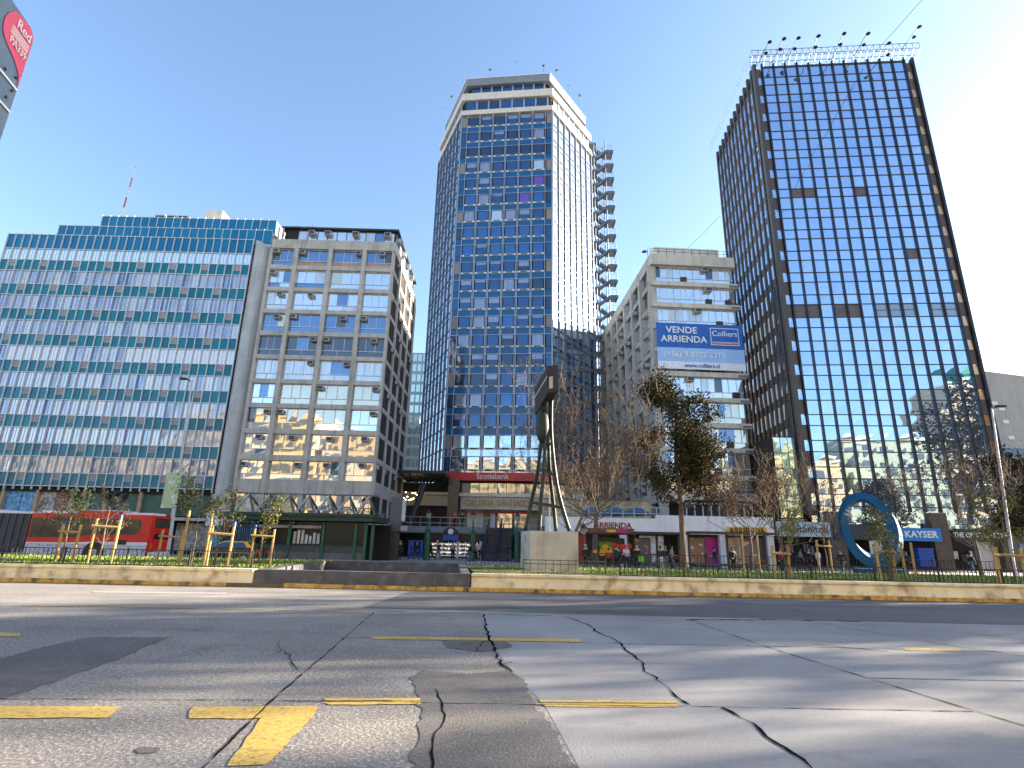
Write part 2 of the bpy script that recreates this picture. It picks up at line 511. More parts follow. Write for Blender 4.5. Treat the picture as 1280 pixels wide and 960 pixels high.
for poly in ([(-1.0, 22.0), (0.9, 21.9), (2.6, 22.3), (4.6, 22.6), (4.4, 24.4), (3.4, 25.4), (0.5, 24.9), (-1.1, 23.4)],):
    b.sheet(poly, 0.552)
struct('soil', b, m_soil)

# retaining wall with a lip, two lengths
m_wall = mat('cream_wall_paint', (0.88, 0.76, 0.50), 0.8, var=0.14, scale=0.6, streak=0.3, dirt=(0.22, 0.15, 0.09), dirt_scale=1.7, dirt_amt=0.7, bump=0.3, bscale=12)
def ret_wall(x0, x1, label):
    b = MB()
    def seg(p, xa, xb):
        n = len(p)
        vs = [(xa, y, z) for y, z in p] + [(xb, y, z) for y, z in p]
        b.add(vs, [tuple(range(n))[::-1], tuple(range(n, 2 * n))] + [(i, (i + 1) % n, n + (i + 1) % n, n + i) for i in range(n)])
    seg([(21.2, 0.0), (21.46, 0.0), (21.46, 0.5), (21.24, 0.5)][::-1], x0, x1)
    w = tag(b.build('retaining_wall', m_wall), label, 'wall')
    b = MB(); b.box(x0 - .01, x1 + .01, 21.14, 21.52, 0.505, 0.605)
    b.build('coping', m_wall, w, bevel=0.015)
    return w
ret_wall(-42, -9.25, 'low cream retaining wall left of the dark stone parapet')
ret_wall(-1.32, 46, 'low cream retaining wall running right from the dark stone parapet')

# dark stone parapet round the sunken stair well
m_stone = mat('dark_stone', (0.095, 0.09, 0.09), 0.75, var=0.3, scale=1.6, dirt=(0.35, 0.33, 0.31), dirt_scale=2.6, dirt_amt=0.25, bump=0.4)
m_stone_in = mat('dark_stone_inside', (0.10, 0.12, 0.145), 0.8, var=0.25, scale=1.3)
b = MB()
A, B2, C2, D = (-9.2, 21.25), (-1.35, 21.25), (-2.35, 31.5), (-10.55, 32.6)
A_, B_, C_, D_ = (-8.75, 21.6), (-1.75, 21.6), (-2.68, 31.1), (-10.1, 32.2)
for o1, o2, i2, i1 in ((A, B2, B_, A_), (B2, C2, C_, B_), (C2, D, D_, C_), (D, A, A_, D_)):
    b.prism([o1, o2, i2, i1], -0.02, 0.58)
pz = tag(b.build('stone_parapet', m_stone, bevel=0.015), 'dark grey stone parapet around a sunken opening beside the road', 'parapet')
b = MB(); b.prism([A_, B_, C_, D_], -0.02, 0.06); b.build('floor_slab', m_stone_in, pz)
# ================================================================ buildings, left side
def ac_unit(T, x, z, y=-0.02, w=0.62, h=0.42, d=0.42):
    b = MB(T)
    b.box(x, x + w, y - d, y, z, z + h, 0)
    b.box(x + .05, x + w - .05, y - d - .012, y - d + .002, z + .05, z + h - .05, 1)
    return b
AC = [M_['ac'], M_['ac_grille']]

# ---- teal curtain-wall office block
t_org, t_ang = (-55.9, 54.35), 0.4
teal = thing('office_building', 'wide office block with teal panels and pale mullions behind the bus', 'building', (*t_org, 0), rad(t_ang))
m_teal = [glass('teal_spandrel_%d' % i, c, 0.0, 0.12, wave=0.05, spec=0.35, coat=0.0) for i, c in enumerate([(0.002, 0.165, 0.235), (0.002, 0.14, 0.21), (0.003, 0.19, 0.255)])]
m_tealtop = [glass('teal_parapet_%d' % i, c, 0.05, 0.1, wave=0.05, spec=0.4, coat=0.0) for i, c in enumerate([(0.002, 0.17, 0.33), (0.002, 0.14, 0.29)])]
m_grille = mat('louvre_panel', (0.33, 0.32, 0.33), 0.7, var=0.2, scale=3)
m_twin = [glass('curtained_window_a', (0.42, 0.44, 0.50), 0.35, 0.05, 0.1, folds=0.5, fold_col=(0.62, 0.62, 0.66)),
          glass('curtained_window_b', (0.20, 0.24, 0.36), 0.45, 0.04, 0.1, folds=0.4, fold_col=(0.55, 0.56, 0.62)),
          glass('clear_window', (0.10, 0.16, 0.30), 0.55, 0.03, 0.1, folds=0.25, fold_col=(0.4, 0.43, 0.52)),
          glass('sky_window', (0.72, 0.78, 0.84), 0.8, 0.03, 0.08),
          glass('white_blind_window', (0.74, 0.75, 0.78), 0.15, 0.08, 0.05)]
TW, NC = 27.0, 31
cw = TW / NC
tz = [6.75 + 2.865 * k for k in range(10)]        # spandrel centres, the last one is the parapet
TI = Matrix()
b = MB(); b.box(0.02, TW - .02, 0.35, 18, 5.6, 33.0); b.box(0.05, TW - .05, 1.2, 18, 0, 5.6); b.build('wall', M_['void'], teal)
sh = [0.62] * 9 + [0.85]
r = random.Random(5)
for k, z in enumerate(tz):
    b = MB()
    h = sh[k]
    for i in range(NC):
        x0, x1 = i * cw + .03, (i + 1) * cw - .03
        g = k < 9 and (i + 2 * k) % 4 == 1
        if g:
            b.box(x0, x1, 0.05, .3, z - h, z - h * .25, r.randrange(3))
            for q in range(4):
                zz = z - h * .2 + q * h * .3
                b.box(x0, x1, 0.03 + .02 * (q % 2), .3, zz, zz + h * .27, 3)
        else:
            e = r.uniform(-.008, .008)
            b.add([(x0, .05 + e, z - h), (x1, .05 - e, z - h), (x1, .05 + e, z + h), (x0, .05 - e, z + h)], [(0, 1, 2, 3)], r.randrange(3) if k < 9 else r.randrange(2))
    b.build('spandrel_band', (m_teal + [m_grille]) if k < 9 else m_tealtop + [m_grille], teal)
its = []
for k in range(9):
    z0, z1 = tz[k] + sh[k] + .05, tz[k + 1] - sh[k + 1] - .05
    for i in range(NC):
        x0, x1 = i * cw + .04, (i + 1) * cw - .04
        q = r.random()
        if k == 8: v = 3
        elif k == 4: v = 4 if i > 17 or 3 < i < 11 else (0 if q < .6 else 2)
        elif k >= 5: v = 1 if q < .55 else (2 if q < .8 else 0)
        elif k == 0: v = 0 if q < .5 else 2
        else: v = 0 if q < .55 else (1 if q < .8 else (2 if q < .9 else 4))
        e, e2 = r.uniform(-.006, .006), r.uniform(-.006, .006)
        b = MB()
        b.add([(x0, .09 + e, z0), (x1, .09 - e, z0), (x1, .09 + e2, z1), (x0, .09 - e2, z1)], [(0, 1, 2, 3)], v)
        xm = (x0 + x1) / 2
        b.box(xm - .02, xm + .02, .055, .10, z0, z1, 5)
        b.box(x0, x1, .05, .1, z0 - .04, z0 + .02, 5)
        its.append(b)
many('window', its, m_twin + [M_['alu']], teal)
b = MB()
for i in range(NC + 1):
    x = i * cw
    b.box(x - .035, x + .035, -.10, .12, 5.75, tz[-1] + .95)
for k in range(10):
    for s_ in (-1, 1):
        z = tz[k] + s_ * (sh[k] + .02)
        b.box(-.02, TW + .02, -.03, .115, z - .035, z + .035)
b.build('mullion_grid', M_['alu'], teal)
# stepped roof screens
for j, (x0, z0, z1, y0) in enumerate(((4.6, 33.4, 35.05, 0.75), (8.6, 35.15, 36.75, 1.4))):
    b = MB()
    n = int((TW + 1.5 - x0) / 0.9)
    w = (TW + 1.5 - x0) / n
    for i in range(n):
        xa = x0 + i * w
        b.box(xa + .03, xa + w - .03, y0, y0 + .08, z0, z1, r.randrange(2))
        b.box(xa - .03, xa + .03, y0 - .08, y0 + .1, z0 - .4, z1 + .12, 3)
    b.box(x0, TW + 1.5, y0 - .05, y0 - .005, z1 - .03, z1 + .04, 3)
    b.box(x0, TW + 1.5, y0 + .1, 12, z0 - .5, z1 - .1, 2)
    b.build('roof_screen', m_tealtop + [M_['offwhite'], M_['alu']], teal)
b = MB()
b.box(19.2, 21.2, 3, 6, 36, 38.9, 0); b.build('roof_room', M_['cream'], teal)
for i in range(3):
    b = MB(); b.box(13.6 + i * 1.35, 14.8 + i * 1.35, 2.6, 4, 36.5, 37.9, 1); b.box(13.7 + i * 1.35, 14.7 + i * 1.35, 2.58, 2.7, 36.9, 37.8, 2)
    b.build('roof_plant', [M_['cream'], M_['alu'], M_['ac_grille']], teal)
m_mast = mat('red_white_mast', (0.35, 0.06, 0.06), 0.6, var=0.3)
b = MB()
pb, pt = P(149, 276, 58), P(164, 209, 58)
loc = lambda p: (p.x - t_org[0], p.y - t_org[1], p.z)
a0, a1 = Vector(loc(pb)) - Vector((0, 0, 1)), Vector(loc(pt))
a1.x = a0.x + .35
for q in range(6):
    b.tube([a0.lerp(a1, q / 6), a0.lerp(a1, (q + 1) / 6)], .12 - .012 * q, 6, q % 2)
b.tube([a1, a1 + Vector((0, 0, .25))], .09, 6, 1)
b.build('antenna_mast', [m_mast, M_['offwhite']], teal)
# street level: posts, shutters, posters
b = MB()
m_shut = mat('green_roller_shutter', (0.06, 0.13, 0.10), 0.6, var=0.2)
bays = [0, 3.4, 6.7, 10, 13.4, 16.7, 20, 23.4, 27]
m_ochre = mat('ochre_post', (0.42, 0.30, 0.2), 0.8, streak=.4)
for x in bays:
    b = MB(); b.box(x - .14, x + .14, .3, .75, 0, 5.75); b.build('post', m_ochre, teal)
m_post = [mat('shop_poster_%d' % i, c, 0.5, var=0.9, scale=3.0) for i, c in enumerate([(0.10, 0.3, 0.5), (0.32, 0.30, 0.28), (0.28, 0.12, 0.11)])]
for i in range(8):
    b = MB()
    xa, xb = bays[i] + .16, bays[i + 1] - .16
    if i in (0, 2, 3):
        xm = (xa + xb) / 2
        b.box(xa, xm - .04, .62, .7, 3.6, 5.6, 0 if i == 2 else 1); b.box(xm + .04, xb, .62, .7, 3.6, 5.6, 0 if i == 2 else (2 if i else 1))
        b.box(xa, xb, .55, .72, 3.4, 3.58, 3)
        b.build('shop_window', m_post + [M_['offwhite']], teal)
    else:
        for q in range(12):
            b.prof([(xa, 3.55 + q * .17), (xb, 3.55 + q * .17), (xb, 3.7 + q * .17), (xa, 3.7 + q * .17)], .60 + .02 * (q % 2), .7)
        b.build('shutter', m_shut, teal)
b = MB(); b.box(-.1, TW + .1, -.4, .8, 3.1, 3.38); b.build('canopy', M_['grey_render'], teal)
b = MB()
for i in range(8):
    b.box(bays[i] + .3, bays[i + 1] - .3, .9, .96, .3, 2.9, i % 3)
b.build('shop_window', m_post, teal)

# rounded end wall between the two left blocks
b = MB()
cx, cy, rr = TW + 1.0, 1.05, 1.12
poly = [(cx + rr * math.cos(t), cy + rr * 1.2 * math.sin(t)) for t in [PI + PI * k / 16 for k in range(17)]] + [(cx + rr, 9), (cx - rr, 9)]
n = len(poly)
tops = [33.6 - (x - (cx - rr)) * .55 for x, y in poly]
b.add([(x, y, 4.2) for x, y in poly] + [(x, y, z) for (x, y), z in zip(poly, tops)],
      [tuple(range(n))[::-1], tuple(range(n, 2 * n))] + [(i, (i + 1) % n, n + (i + 1) % n, n + i) for i in range(n)])
b.build('corner_wall', M_['grey_render'], teal, smooth=False)
b = MB(); b.box(cx - rr + .05, cx + rr - .05, -.1, 3, 2.7, 4.15); b.build('sign', M_['white'], teal)
b = MB(); b.box(cx - rr + .05, cx + rr - .05, .5, 3, 0, 2.68); b.build('shop_window', m_post[0], teal)

# ---- concrete grid office (left)
def glz(n, c, metal, **k): return glass(n, c, metal, 0.025, 0.12, 0.4, **k)
m_lw = [glz('pane_sky', (0.70, 0.75, 0.80), 0.78), glz('pane_blind', (0.52, 0.56, 0.60), 0.5, folds=.3, fold_col=(0.66, 0.68, 0.7)),
        glz('pane_blue', (0.16, 0.27, 0.44), 0.65), glz('pane_dark', (0.10, 0.12, 0.16), 0.5), glz('pane_beige', (0.66, 0.60, 0.50), 0.72)]
LWM = m_lw + [M_['alu'], M_['concrete_pale']]
m_pink = mat('faded_pink_panel', (0.40, 0.25, 0.2), 0.8, var=.2, streak=.3)
def win_bay(T, x0, x1, z0, z1, r, y=.32, pref=None, lower=True):
    """one glazed opening: sliding panes above, fixed panes below, frame"""
    b = MB(T)
    zl = z0 + (z1 - z0) * .30
    n = max(2, int(round((x1 - x0) / .95)))
    main = pref if pref is not None else r.choice([0, 0, 0, 1, 2])
    cuts = [x0] + sorted(x0 + (x1 - x0) * (i / n) + r.uniform(-.12, .12) for i in range(1, n)) + [x1]
    for i in range(n):
        v = main if r.random() < .68 else r.choice([0, 1, 2, 3, 4])
        e, e2 = r.uniform(-.012, .012), r.uniform(-.012, .012)
        a, c = cuts[i], cuts[i + 1]
        b.add([(a, y + e, zl), (c, y - e, zl), (c, y + e2, z1), (a, y - e2, z1)], [(0, 1, 2, 3)], v)
        if i: b.box(a - .025, a + .025, y - .06, y + .02, zl, z1, 5)
    n2 = max(1, n - 1 - r.randrange(2))
    for i in range(n2):
        a, c = x0 + (x1 - x0) * i / n2, x0 + (x1 - x0) * (i + 1) / n2
        v = main if r.random() < .75 else r.choice([1, 2, 0])
        e = r.uniform(-.012, .012)
        b.add([(a, y + e, z0), (c, y - e, z0), (c, y - e * .5, zl), (a, y + e * .5, zl)], [(0, 1, 2, 3)], v)
        if i: b.box(a - .02, a + .02, y - .05, y + .02, z0, zl, 5)
    b.box(x0, x1, y - .07, y + .02, zl - .03, zl + .03, 5)
    for zz in (z0, z1 - .05): b.box(x0, x1, y - .07, y + .02, zz, zz + .05, 5)
    return b
l_org, l_ang = (-26.55, 54.0), 0.8
LC = thing('office_building', 'weathered grey concrete grid office block with a glazed roof storey, left of the tall tower', 'building', (*l_org, 0), rad(l_ang))
LW, LD = 13.4, 15.0
lz = [6.5, 9.25, 11.88, 14.5, 17.05, 19.65, 22.25, 24.75, 27.3, 29.9, 32.7]
lh = [.65, .26, .24, .23, .23, .23, .23, .23, .23, .25, .54]
lp = [(-.02, .16), (2.75, .22), (6.45, .22), (10.15, .22), (13.25, .12)]
b = MB(); b.box(.05, LW - .05, .75, LD - .05, 0, 33.2); b.build('wall', M_['void'], LC)
for z, h in zip(lz, lh):
    b = MB()
    q = .05 if h > .4 else 0
    b.box(-.02, LW + q, -q, .72, z - h, z + h); b.box(LW - .7, LW + q - .003, .72, LD, z - h, z + h)
    b.build('floor_slab', M_['concrete'], LC)
FR = FT(LW, 0, 90)          # right flank frame: x runs back, y into the building
fp = [(.15, .15), (3.6, .28), (7.3, .28), (11.0, .28), (14.8, .2)]
for x, w in lp:
    b = MB(); b.box(x - w, x + w, -.12 if w > .18 else .02, .7, 0 if w > .18 else 5.8, 32.14); b.build('pier', M_['concrete'], LC)
for x, w in fp[1:]:
    b = MB(FR); b.box(x - w, x + w, -.12, .7, 0, 32.14); b.build('pier', M_['concrete'], LC)
r = random.Random(21)
its, acs = [], []
for k in range(len(lz) - 1):
    z0, z1 = lz[k] + lh[k], lz[k + 1] - lh[k + 1]
    for i in range(4):
        x0, x1 = lp[i][0] + lp[i][1], lp[i + 1][0] - lp[i + 1][1]
        pref = {9: 2, 6: 2, 5: 3, 4: 1}.get(k, 0 if k in (7, 8) else None)
        if k <= 3: pref = r.choice([0, 4, 4])
        its.append(win_bay(TI, x0, x1, z0, z1, r, pref=pref))
        if r.random() < (.85 if k < 3 or k in (6, 9) else .45):
            acs.append(ac_unit(TI, r.choice([x0 + .1, x1 - .75, (x0 + x1) / 2]), z1 - .55 - r.uniform(0, .1), .25))
        x0, x1 = fp[i][0] + fp[i][1], fp[i + 1][0] - fp[i + 1][1]
        its.append(win_bay(FR, x0, x1, z0, z1, r, pref=r.choice([3, 1, 2, 0])))
        if r.random() < .6:
            acs.append(ac_unit(FR, r.choice([x0 + .1, x1 - .75]), z1 - .6, .2))
for i in range(4):        # mezzanine
    its.append(win_bay(TI, lp[i][0] + lp[i][1], lp[i + 1][0] - lp[i + 1][1], 3.7, 5.8, r, y=.45, pref=4))
    its.append(win_bay(FR, fp[i][0] + fp[i][1], fp[i + 1][0] - fp[i + 1][1], 3.7, 5.8, r, y=.45, pref=3))
many('window', its, LWM, LC)
for b in acs: b.build('air_conditioner', AC, LC)
for i in range(1, 4):
    b = MB(); x0, x1 = lp[i][0] + lp[i][1], lp[i + 1][0] - lp[i + 1][1]
    b.box(x0, x1, .2, .30, lz[9] + lh[9] + .005, lz[9] + .72); b.build('panel', m_pink, LC)
# glazed roof storey
b = MB()
b.box(.6, LW - .3, 1.35, LD - 1, 33.3, 35.25, 3)
for i in range(10):
    x0, x1 = 2.2 + i * 1.08, 3.2 + i * 1.08
    b.add([(x0, 1.3 + r.uniform(-.02, .02), 33.5), (x1, 1.3, 33.5), (x1, 1.3 + r.uniform(-.02, .02), 35.1), (x0, 1.3, 35.1)], [(0, 1, 2, 3)], r.choice([0, 0, 2, 1]))
    b.box(x0 - .06, x0, 1.25, 1.34, 33.4, 35.2, 4)
    y0, y1 = 1.5 + i * 1.2, 2.6 + i * 1.2
    b.add([(LW - .28, y0, 33.5), (LW - .28, y1, 33.5), (LW - .26, y1, 35.1), (LW - .28, y0, 35.1)], [(0, 1, 2, 3)], r.choice([2, 2, 1]))
b.box(.35, LW + .05, .9, LD - .6, 35.25, 35.42, 4)
b.box(.4, .6, .95, 1.2, 33.3, 35.25, 5); b.box(-.05, .12, .9, 1.1, 33.3, 35.3, 5)
b.build('roof_storey', [m_lw[0], m_lw[1], m_lw[2], M_['void'], M_['alu_dark'], M_['concrete']], LC)
for x in (3.4, 5.2, 8.3, 11.9):
    ac_unit(TI, x, 34.45, 1.28, .7, .5, .5).build('air_conditioner', AC, LC)
FRr = FT(LW - .25, 0, 90)
for x in (2, 5, 8, 11):
    ac_unit(FRr, x, 34.4, 0, .7, .5, .45).build('air_conditioner', AC, LC)
b = MB()
for x in (1.2, 2.5, 2.9):
    b.tube([(x, 3, 35.4), (x, 3, 37)], .03, 5); b.tube([(x - .5, 3, 36.7), (x + .5, 3, 36.7)], .02, 4)
b.build('roof_aerial', M_['iron'], LC)
# street level of the concrete block
b = MB()
b.box(-.1, LW + .1, .1, .5, 3.1, 3.68); b.build('sign_fascia', M_['offwhite'], LC)
for i in range(4):
    b = MB(); x0, x1 = lp[i][0] + .3, lp[i + 1][0] - .3
    b.box(x0, x1, .6, .7, .2, 3.05, i % 3); b.build('shop_window', m_post, LC)
    b = MB(FR); x0, x1 = fp[i][0] + .3, fp[i + 1][0] - .3
    b.box(x0, x1, .3, .4, .2, 3.05, 1); b.build('shop_window', [m_post[0], M_['white']], LC)
b = MB(FR); b.box(.4, 14.5, -.02, .28, 3.1, 3.66); b.build('sign_fascia', M_['offwhite'], LC)
bb = MB(FR); bb.box(.1, 1.4, -.18, -.05, 2.55, 3.3); bb.build('sign', M_['yellow'], LC)
# ================================================================ hexagonal tower
h_org, h_ang = (-9.2, 75.0), -6.3
HX = thing('office_tower', 'tall six-sided office tower with blue glass, cream top bands and red bank fascia', 'building', (*h_org, 0), rad(h_ang))
HS = 14.9
FL = 13.1
hexv = [(0, 0), (HS, 0), (HS + FL * .5, FL * .866), (HS, FL * 1.732), (0, FL * 1.732), (-FL * .5, FL * .866)]
hc = (HS / 2, FL * .866)
def hexo(off):
    k = 1 + off / (FL * .866)
    return [(hc[0] + (x - hc[0]) * k, hc[1] + (y - hc[1]) * k) for x, y in hexv]
m_hw = [glass('tower_pane_dark', (0.025, 0.06, 0.13), 0.35, 0.03, .2), glass('tower_pane_navy', (0.03, 0.10, 0.24), 0.45, 0.03, .2),
        glass('tower_pane_blue', (0.045, 0.15, 0.37), 0.5, 0.03, .2), glass('tower_pane_blind', (0.22, 0.27, 0.40), 0.3, 0.04, .1, folds=.3, fold_col=(.3, .34, .46)),
        glass('tower_pane_pale', (0.62, 0.68, 0.75), 0.6, 0.03, .1), glass('tower_pane_violet', (0.16, 0.09, 0.42), 0.3, 0.04, .1)]
m_hmir = [glass('tower_mirror_a', (0.54, 0.63, 0.76), 0.88, 0.02, .3), glass('tower_mirror_b', (0.45, 0.54, 0.68), 0.85, 0.02, .3)]
m_hsp = glass('tower_spandrel_blue', (0.012, 0.10, 0.25), 0.05, 0.08, .05, coat=0.0, spec=.5)
m_hgr = mat('beige_panel', (0.24, 0.22, 0.20), .8, var=.1)
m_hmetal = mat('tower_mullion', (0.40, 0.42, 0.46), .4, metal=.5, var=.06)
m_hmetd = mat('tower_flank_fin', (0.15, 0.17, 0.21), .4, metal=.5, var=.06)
faces = {'front': FT(0, 0, 0), 'right': FT(HS, 0, 60), 'left': FT(-FL * .5, FL * .866, -60)}
zs = [10.87 + 2.93 * k for k in range(20)]
b = MB(); b.prism(hexo(-.45), 4, 73.4); b.prism(hexo(-1.5), 73.4, 75.7); b.build('wall', M_['void'], HX)
r = random.Random(9)
its, b_sp = [], None
rowtint = [r.choice([0, 1, 1]) for _ in zs]
for k, z in enumerate(zs):
    zt = z + 2.93
    for fn, T in faces.items():
        b = MB(T)
        W_ = HS if fn == 'front' else FL
        b.box(0.02, W_ - .02, .1, .3, z - .95 if k else z - 1.2, z - .02)
        b.build('spandrel_band', m_hsp if fn == 'front' and k > 1 else m_hmir[1], HX)
        if fn == 'front':
            for i in range(6):
                x0 = 1.28 + i * 2.14; x1 = x0 + 1.56
                b = MB(T)
                q = r.random()
                v = rowtint[k] if q < .6 else r.choice([0, 1, 1, 3])
                if k in (11, 12): v = 2 if q < .75 else 1
                if k in (7, 13, 14, 3): v = r.choice([3, 2, 1, 1])
                if k in (13,) and i == 2: v = 4
                if k == 16 and i == 5: v = 4
                if (k, i) in ((15, 5), (14, 4)): v = 5
                if k < 2: v = r.choice([9, 9, 4])
                e, e2 = r.uniform(-.01, .01), r.uniform(-.01, .01)
                b.add([(x0, .12 + e, z + .26), (x1, .12 - e, z + .26), (x1, .12 + e2, z + 1.88), (x0, .12 - e2, z + 1.88)], [(0, 1, 2, 3)], v)
                if v in (0, 1) and r.random() < .4:
                    hh = r.uniform(.3, .9)
                    b.add([(x0, .105, z + 1.88 - hh), (x1, .105, z + 1.88 - hh), (x1, .105, z + 1.88), (x0, .105, z + 1.88)], [(0, 1, 2, 3)], 3)
                b.box(x0 - .12, x1 + .12, .0, .12, z - .01, z + .24, 6)
                b.box(x0 + .3, x1 - .3, -.015, .05, z + .03, z + .2, 7)
                its.append(b)
            for x0, x1 in ((.1, .95), (HS - .95, HS - .1)):
                b = MB(T)
                v = 8 if k % 3 == 1 else r.choice([0, 1])
                b.add([(x0, .12, z + .05), (x1, .12, z + .05), (x1, .12, z + 1.88), (x0, .12, z + 1.88)], [(0, 1, 2, 3)], v)
                its.append(b)
        else:
            for i in range(7):
                x0 = .12 + i * 1.85; x1 = x0 + 1.72
                e, e2 = r.uniform(-.012, .012), r.uniform(-.012, .012)
                b = MB(T)
                b.add([(x0, .1 + e, z), (x1, .1 - e, z), (x1, .1 + e2, z + 1.9), (x0, .1 - e2, z + 1.9)], [(0, 1, 2, 3)], r.choice([9, 9, 10]))
                b.box(x0 + .15, x0 + .85, .0, .09, z - .05, z + .2, 7)
                its.append(b)
many('window', its, m_hw + [M_['offwhite'], M_['ac_grille'], m_hgr] + m_hmir, HX)
for fn, T in faces.items():
    b = MB(T)
    if fn == 'front':
        for i in range(6):
            x0 = 1.28 + i * 2.14
            for x in (x0 - .2, x0 + 1.76): b.box(x - .045, x + .045, -.06, .16, 9.7, 68.9)
        for x in (.06, HS - .06): b.box(x - .06, x + .06, -.02, .2, 9.7, 68.9)
        for z in zs:
            b.box(0, HS, .03, .13, z - 1.0, z - .92); b.box(0, HS, .03, .13, z + 1.9, z + 1.98)
    else:
        for i in range(8):
            x = .06 + i * 1.85
            b.box(x - .06, x + .06, -.09, .2, 9.7, 68.9)
        for z in zs:
            b.box(0, FL, .02, .115, z - .06, z + .0); b.box(0, FL, .02, .115, z + 1.9, z + 1.95)
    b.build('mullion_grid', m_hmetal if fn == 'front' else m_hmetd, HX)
# crown
b = MB(); b.prism(hexo(.08), 69.0, 69.85); b.build('cornice', M_['cream'], HX)
b = MB(); b.prism(hexo(.04), 71.95, 73.3); b.build('cornice', M_['cream'], HX)
for fn, T in faces.items():
    for z0, z1, ins in ((70.05, 71.7, .25), (73.5, 75.55, 1.25)):
        for i in range(7):
            b = MB(T); W_ = HS if fn == 'front' else FL
            x0 = .5 + ins * .6 + i * (W_ - 1.0 - ins * 1.2) / 7; x1 = x0 + (W_ - 1.0 - ins * 1.2) / 7 - .3
            b.add([(x0, ins, z0), (x1, ins, z0), (x1, ins, z1), (x0, ins, z1)], [(0, 1, 2, 3)], r.choice([0, 1]) if fn == 'front' else 3)
            b.box(x1 + .04, x1 + .28, ins - .1, ins + .02, z0, z1, 2)
            b.build('window', [m_hw[1], m_hw[0], m_hmetal, m_hmir[0]], HX)
b = MB(); b.prism(hexo(-.72), 75.62, 76.95); b.build('roof_fascia', mat('slate_fascia', (0.20, 0.22, 0.24), .8, streak=.2), HX)
b = MB(); b.prism(hexo(-.62), 76.95, 77.08); b.build('roof_edge', M_['offwhite'], HX)
rt = random.Random(4)
for i in range(11):
    t = i / 10
    x, y = [(0 + HS * t, .2), (HS + FL * .5 * t, FL * .866 * t), (-FL * .5 * t, FL * .866 * t)][i % 3]
    b = MB(); h = rt.uniform(.9, 2.6)
    b.tube([(x, y, 77), (x, y, 77.3 + h)], .045, 5); b.tube([(x - .3, y, 77 + h), (x + .3, y, 77 + h)], .03, 4)
    if i % 2: b.lathe((x, y - .15, 77 + h * .8), [(.05, -.1), (.28, 0), (.05, .1)], 8)
    b.build('roof_aerial', M_['steel_dark'], HX)
# red fascia at the tower foot
fx0, fz0 = onface(553, 591, h_org, h_ang); fx1, fz1 = onface(688, 600, h_org, h_ang)
zs1 = onface(553, 591, h_org, h_ang)[1]; zs0 = onface(553, 601, h_org, h_ang)[1]
b = MB(); b.box(-.2, HS + .15, -.75, -.3, zs0, zs1); fr = b.build('sign', M_['red'], HX)
text('Scotiabank', 1.0, M_['white'], fr, (HS * .47, -.76, (zs0 + zs1) / 2), bold=.004)
b = MB(); b.box(0, HS, -.28, .4, 7.9, 9.65); b.build('base_beam', M_['void'], HX)
for i in range(7):
    b = MB(); b.lathe((1.2 + i * 2.05, -.5, 9.75), [(.05, 0), (.2, .06), (.22, .22), (.08, .34)], 10); b.build('floodlight', M_['offwhite'], HX)

# ================================================================ open fire stair beside the tower
fe = thing('fire_stair', 'open zigzag steel fire stair rising behind the six-sided tower', 'stair', (13.9, 86.0, 0))
LX = 3.3
r = random.Random(2)
def post(x, y): 
    b = MB(); b.tube([(x, y, 0), (x, y, 74.5)], .09, 6); b.build('post', M_['stair_steel'], fe)
for x, y in ((.3, .2), (.3, 2.4), (1.0, 1.3), (LX - .9, .2), (LX - .9, 2.4)): post(x, y)
for k in range(25):
    z = 3.0 + 2.93 * k
    b = MB()
    b.box(-.7, .75, 0, 2.6, z - .12, z)                                    # inner landing
    b.box(-.7, .75, -.06, -.01, z - .3, z + .02)
    b.build('landing', M_['stair_steel'], fe)
    if k == 24: break
    zm = z + 1.46
    b = MB(); b.box(LX - .75, LX + .55, 0, 2.6, zm - .12, zm); b.box(LX - .75, LX + .55, -.06, -.01, zm - .4, zm + .02); b.box(LX + .55, LX + .6, 0, 2.6, zm - .4, zm + .02)
    for x in (LX - .7, LX - .1, LX + .55): b.tube([(x, 0, zm), (x, 0, zm + 1.0)], .03, 4)
    b.tube([(LX - .7, 0, zm + 1.0), (LX + .55, 0, zm + 1.0), (LX + .55, 2.6, zm + 1.0)], .03, 4); b.tube([(LX - .7, 0, zm + .5), (LX + .55, 0, zm + .5)], .02, 4)
    b.build('landing', M_['stair_steel'], fe)
    for (xa, za, xb, zb, y0) in ((.75, z, LX - .75, zm, .1), (.75, z + 2.93, LX - .75, zm, 1.45)):
        b = MB()
        for yy in (y0, y0 + 1.0):
            b.bar((xa, yy, za - .12), (xb, yy, zb - .12), .06, .34)
            b.tube([(xa, yy, za + .95), (xb, yy, zb + .95)], .03, 4)
        for s_ in range(8):
            t = (s_ + .5) / 8
            xx, zz = xa + (xb - xa) * t, za + (zb - za) * t
            b.box(xx - .14, xx + .14, y0, y0 + 1.0, zz - .05, zz)
        b.build('flight', M_['stair_steel'], fe)
    b = MB()
    b.tube([(.3, .2, z), (1.0, 1.3, zm), (.3, 2.4, z + 2.93)], .045, 4); b.tube([(1.0, 1.3, z), (.3, .2, zm)], .045, 4); b.tube([(-.6, .2, z), (.3, .2, zm)], .04, 4)
    b.build('brace', M_['steel'], fe)

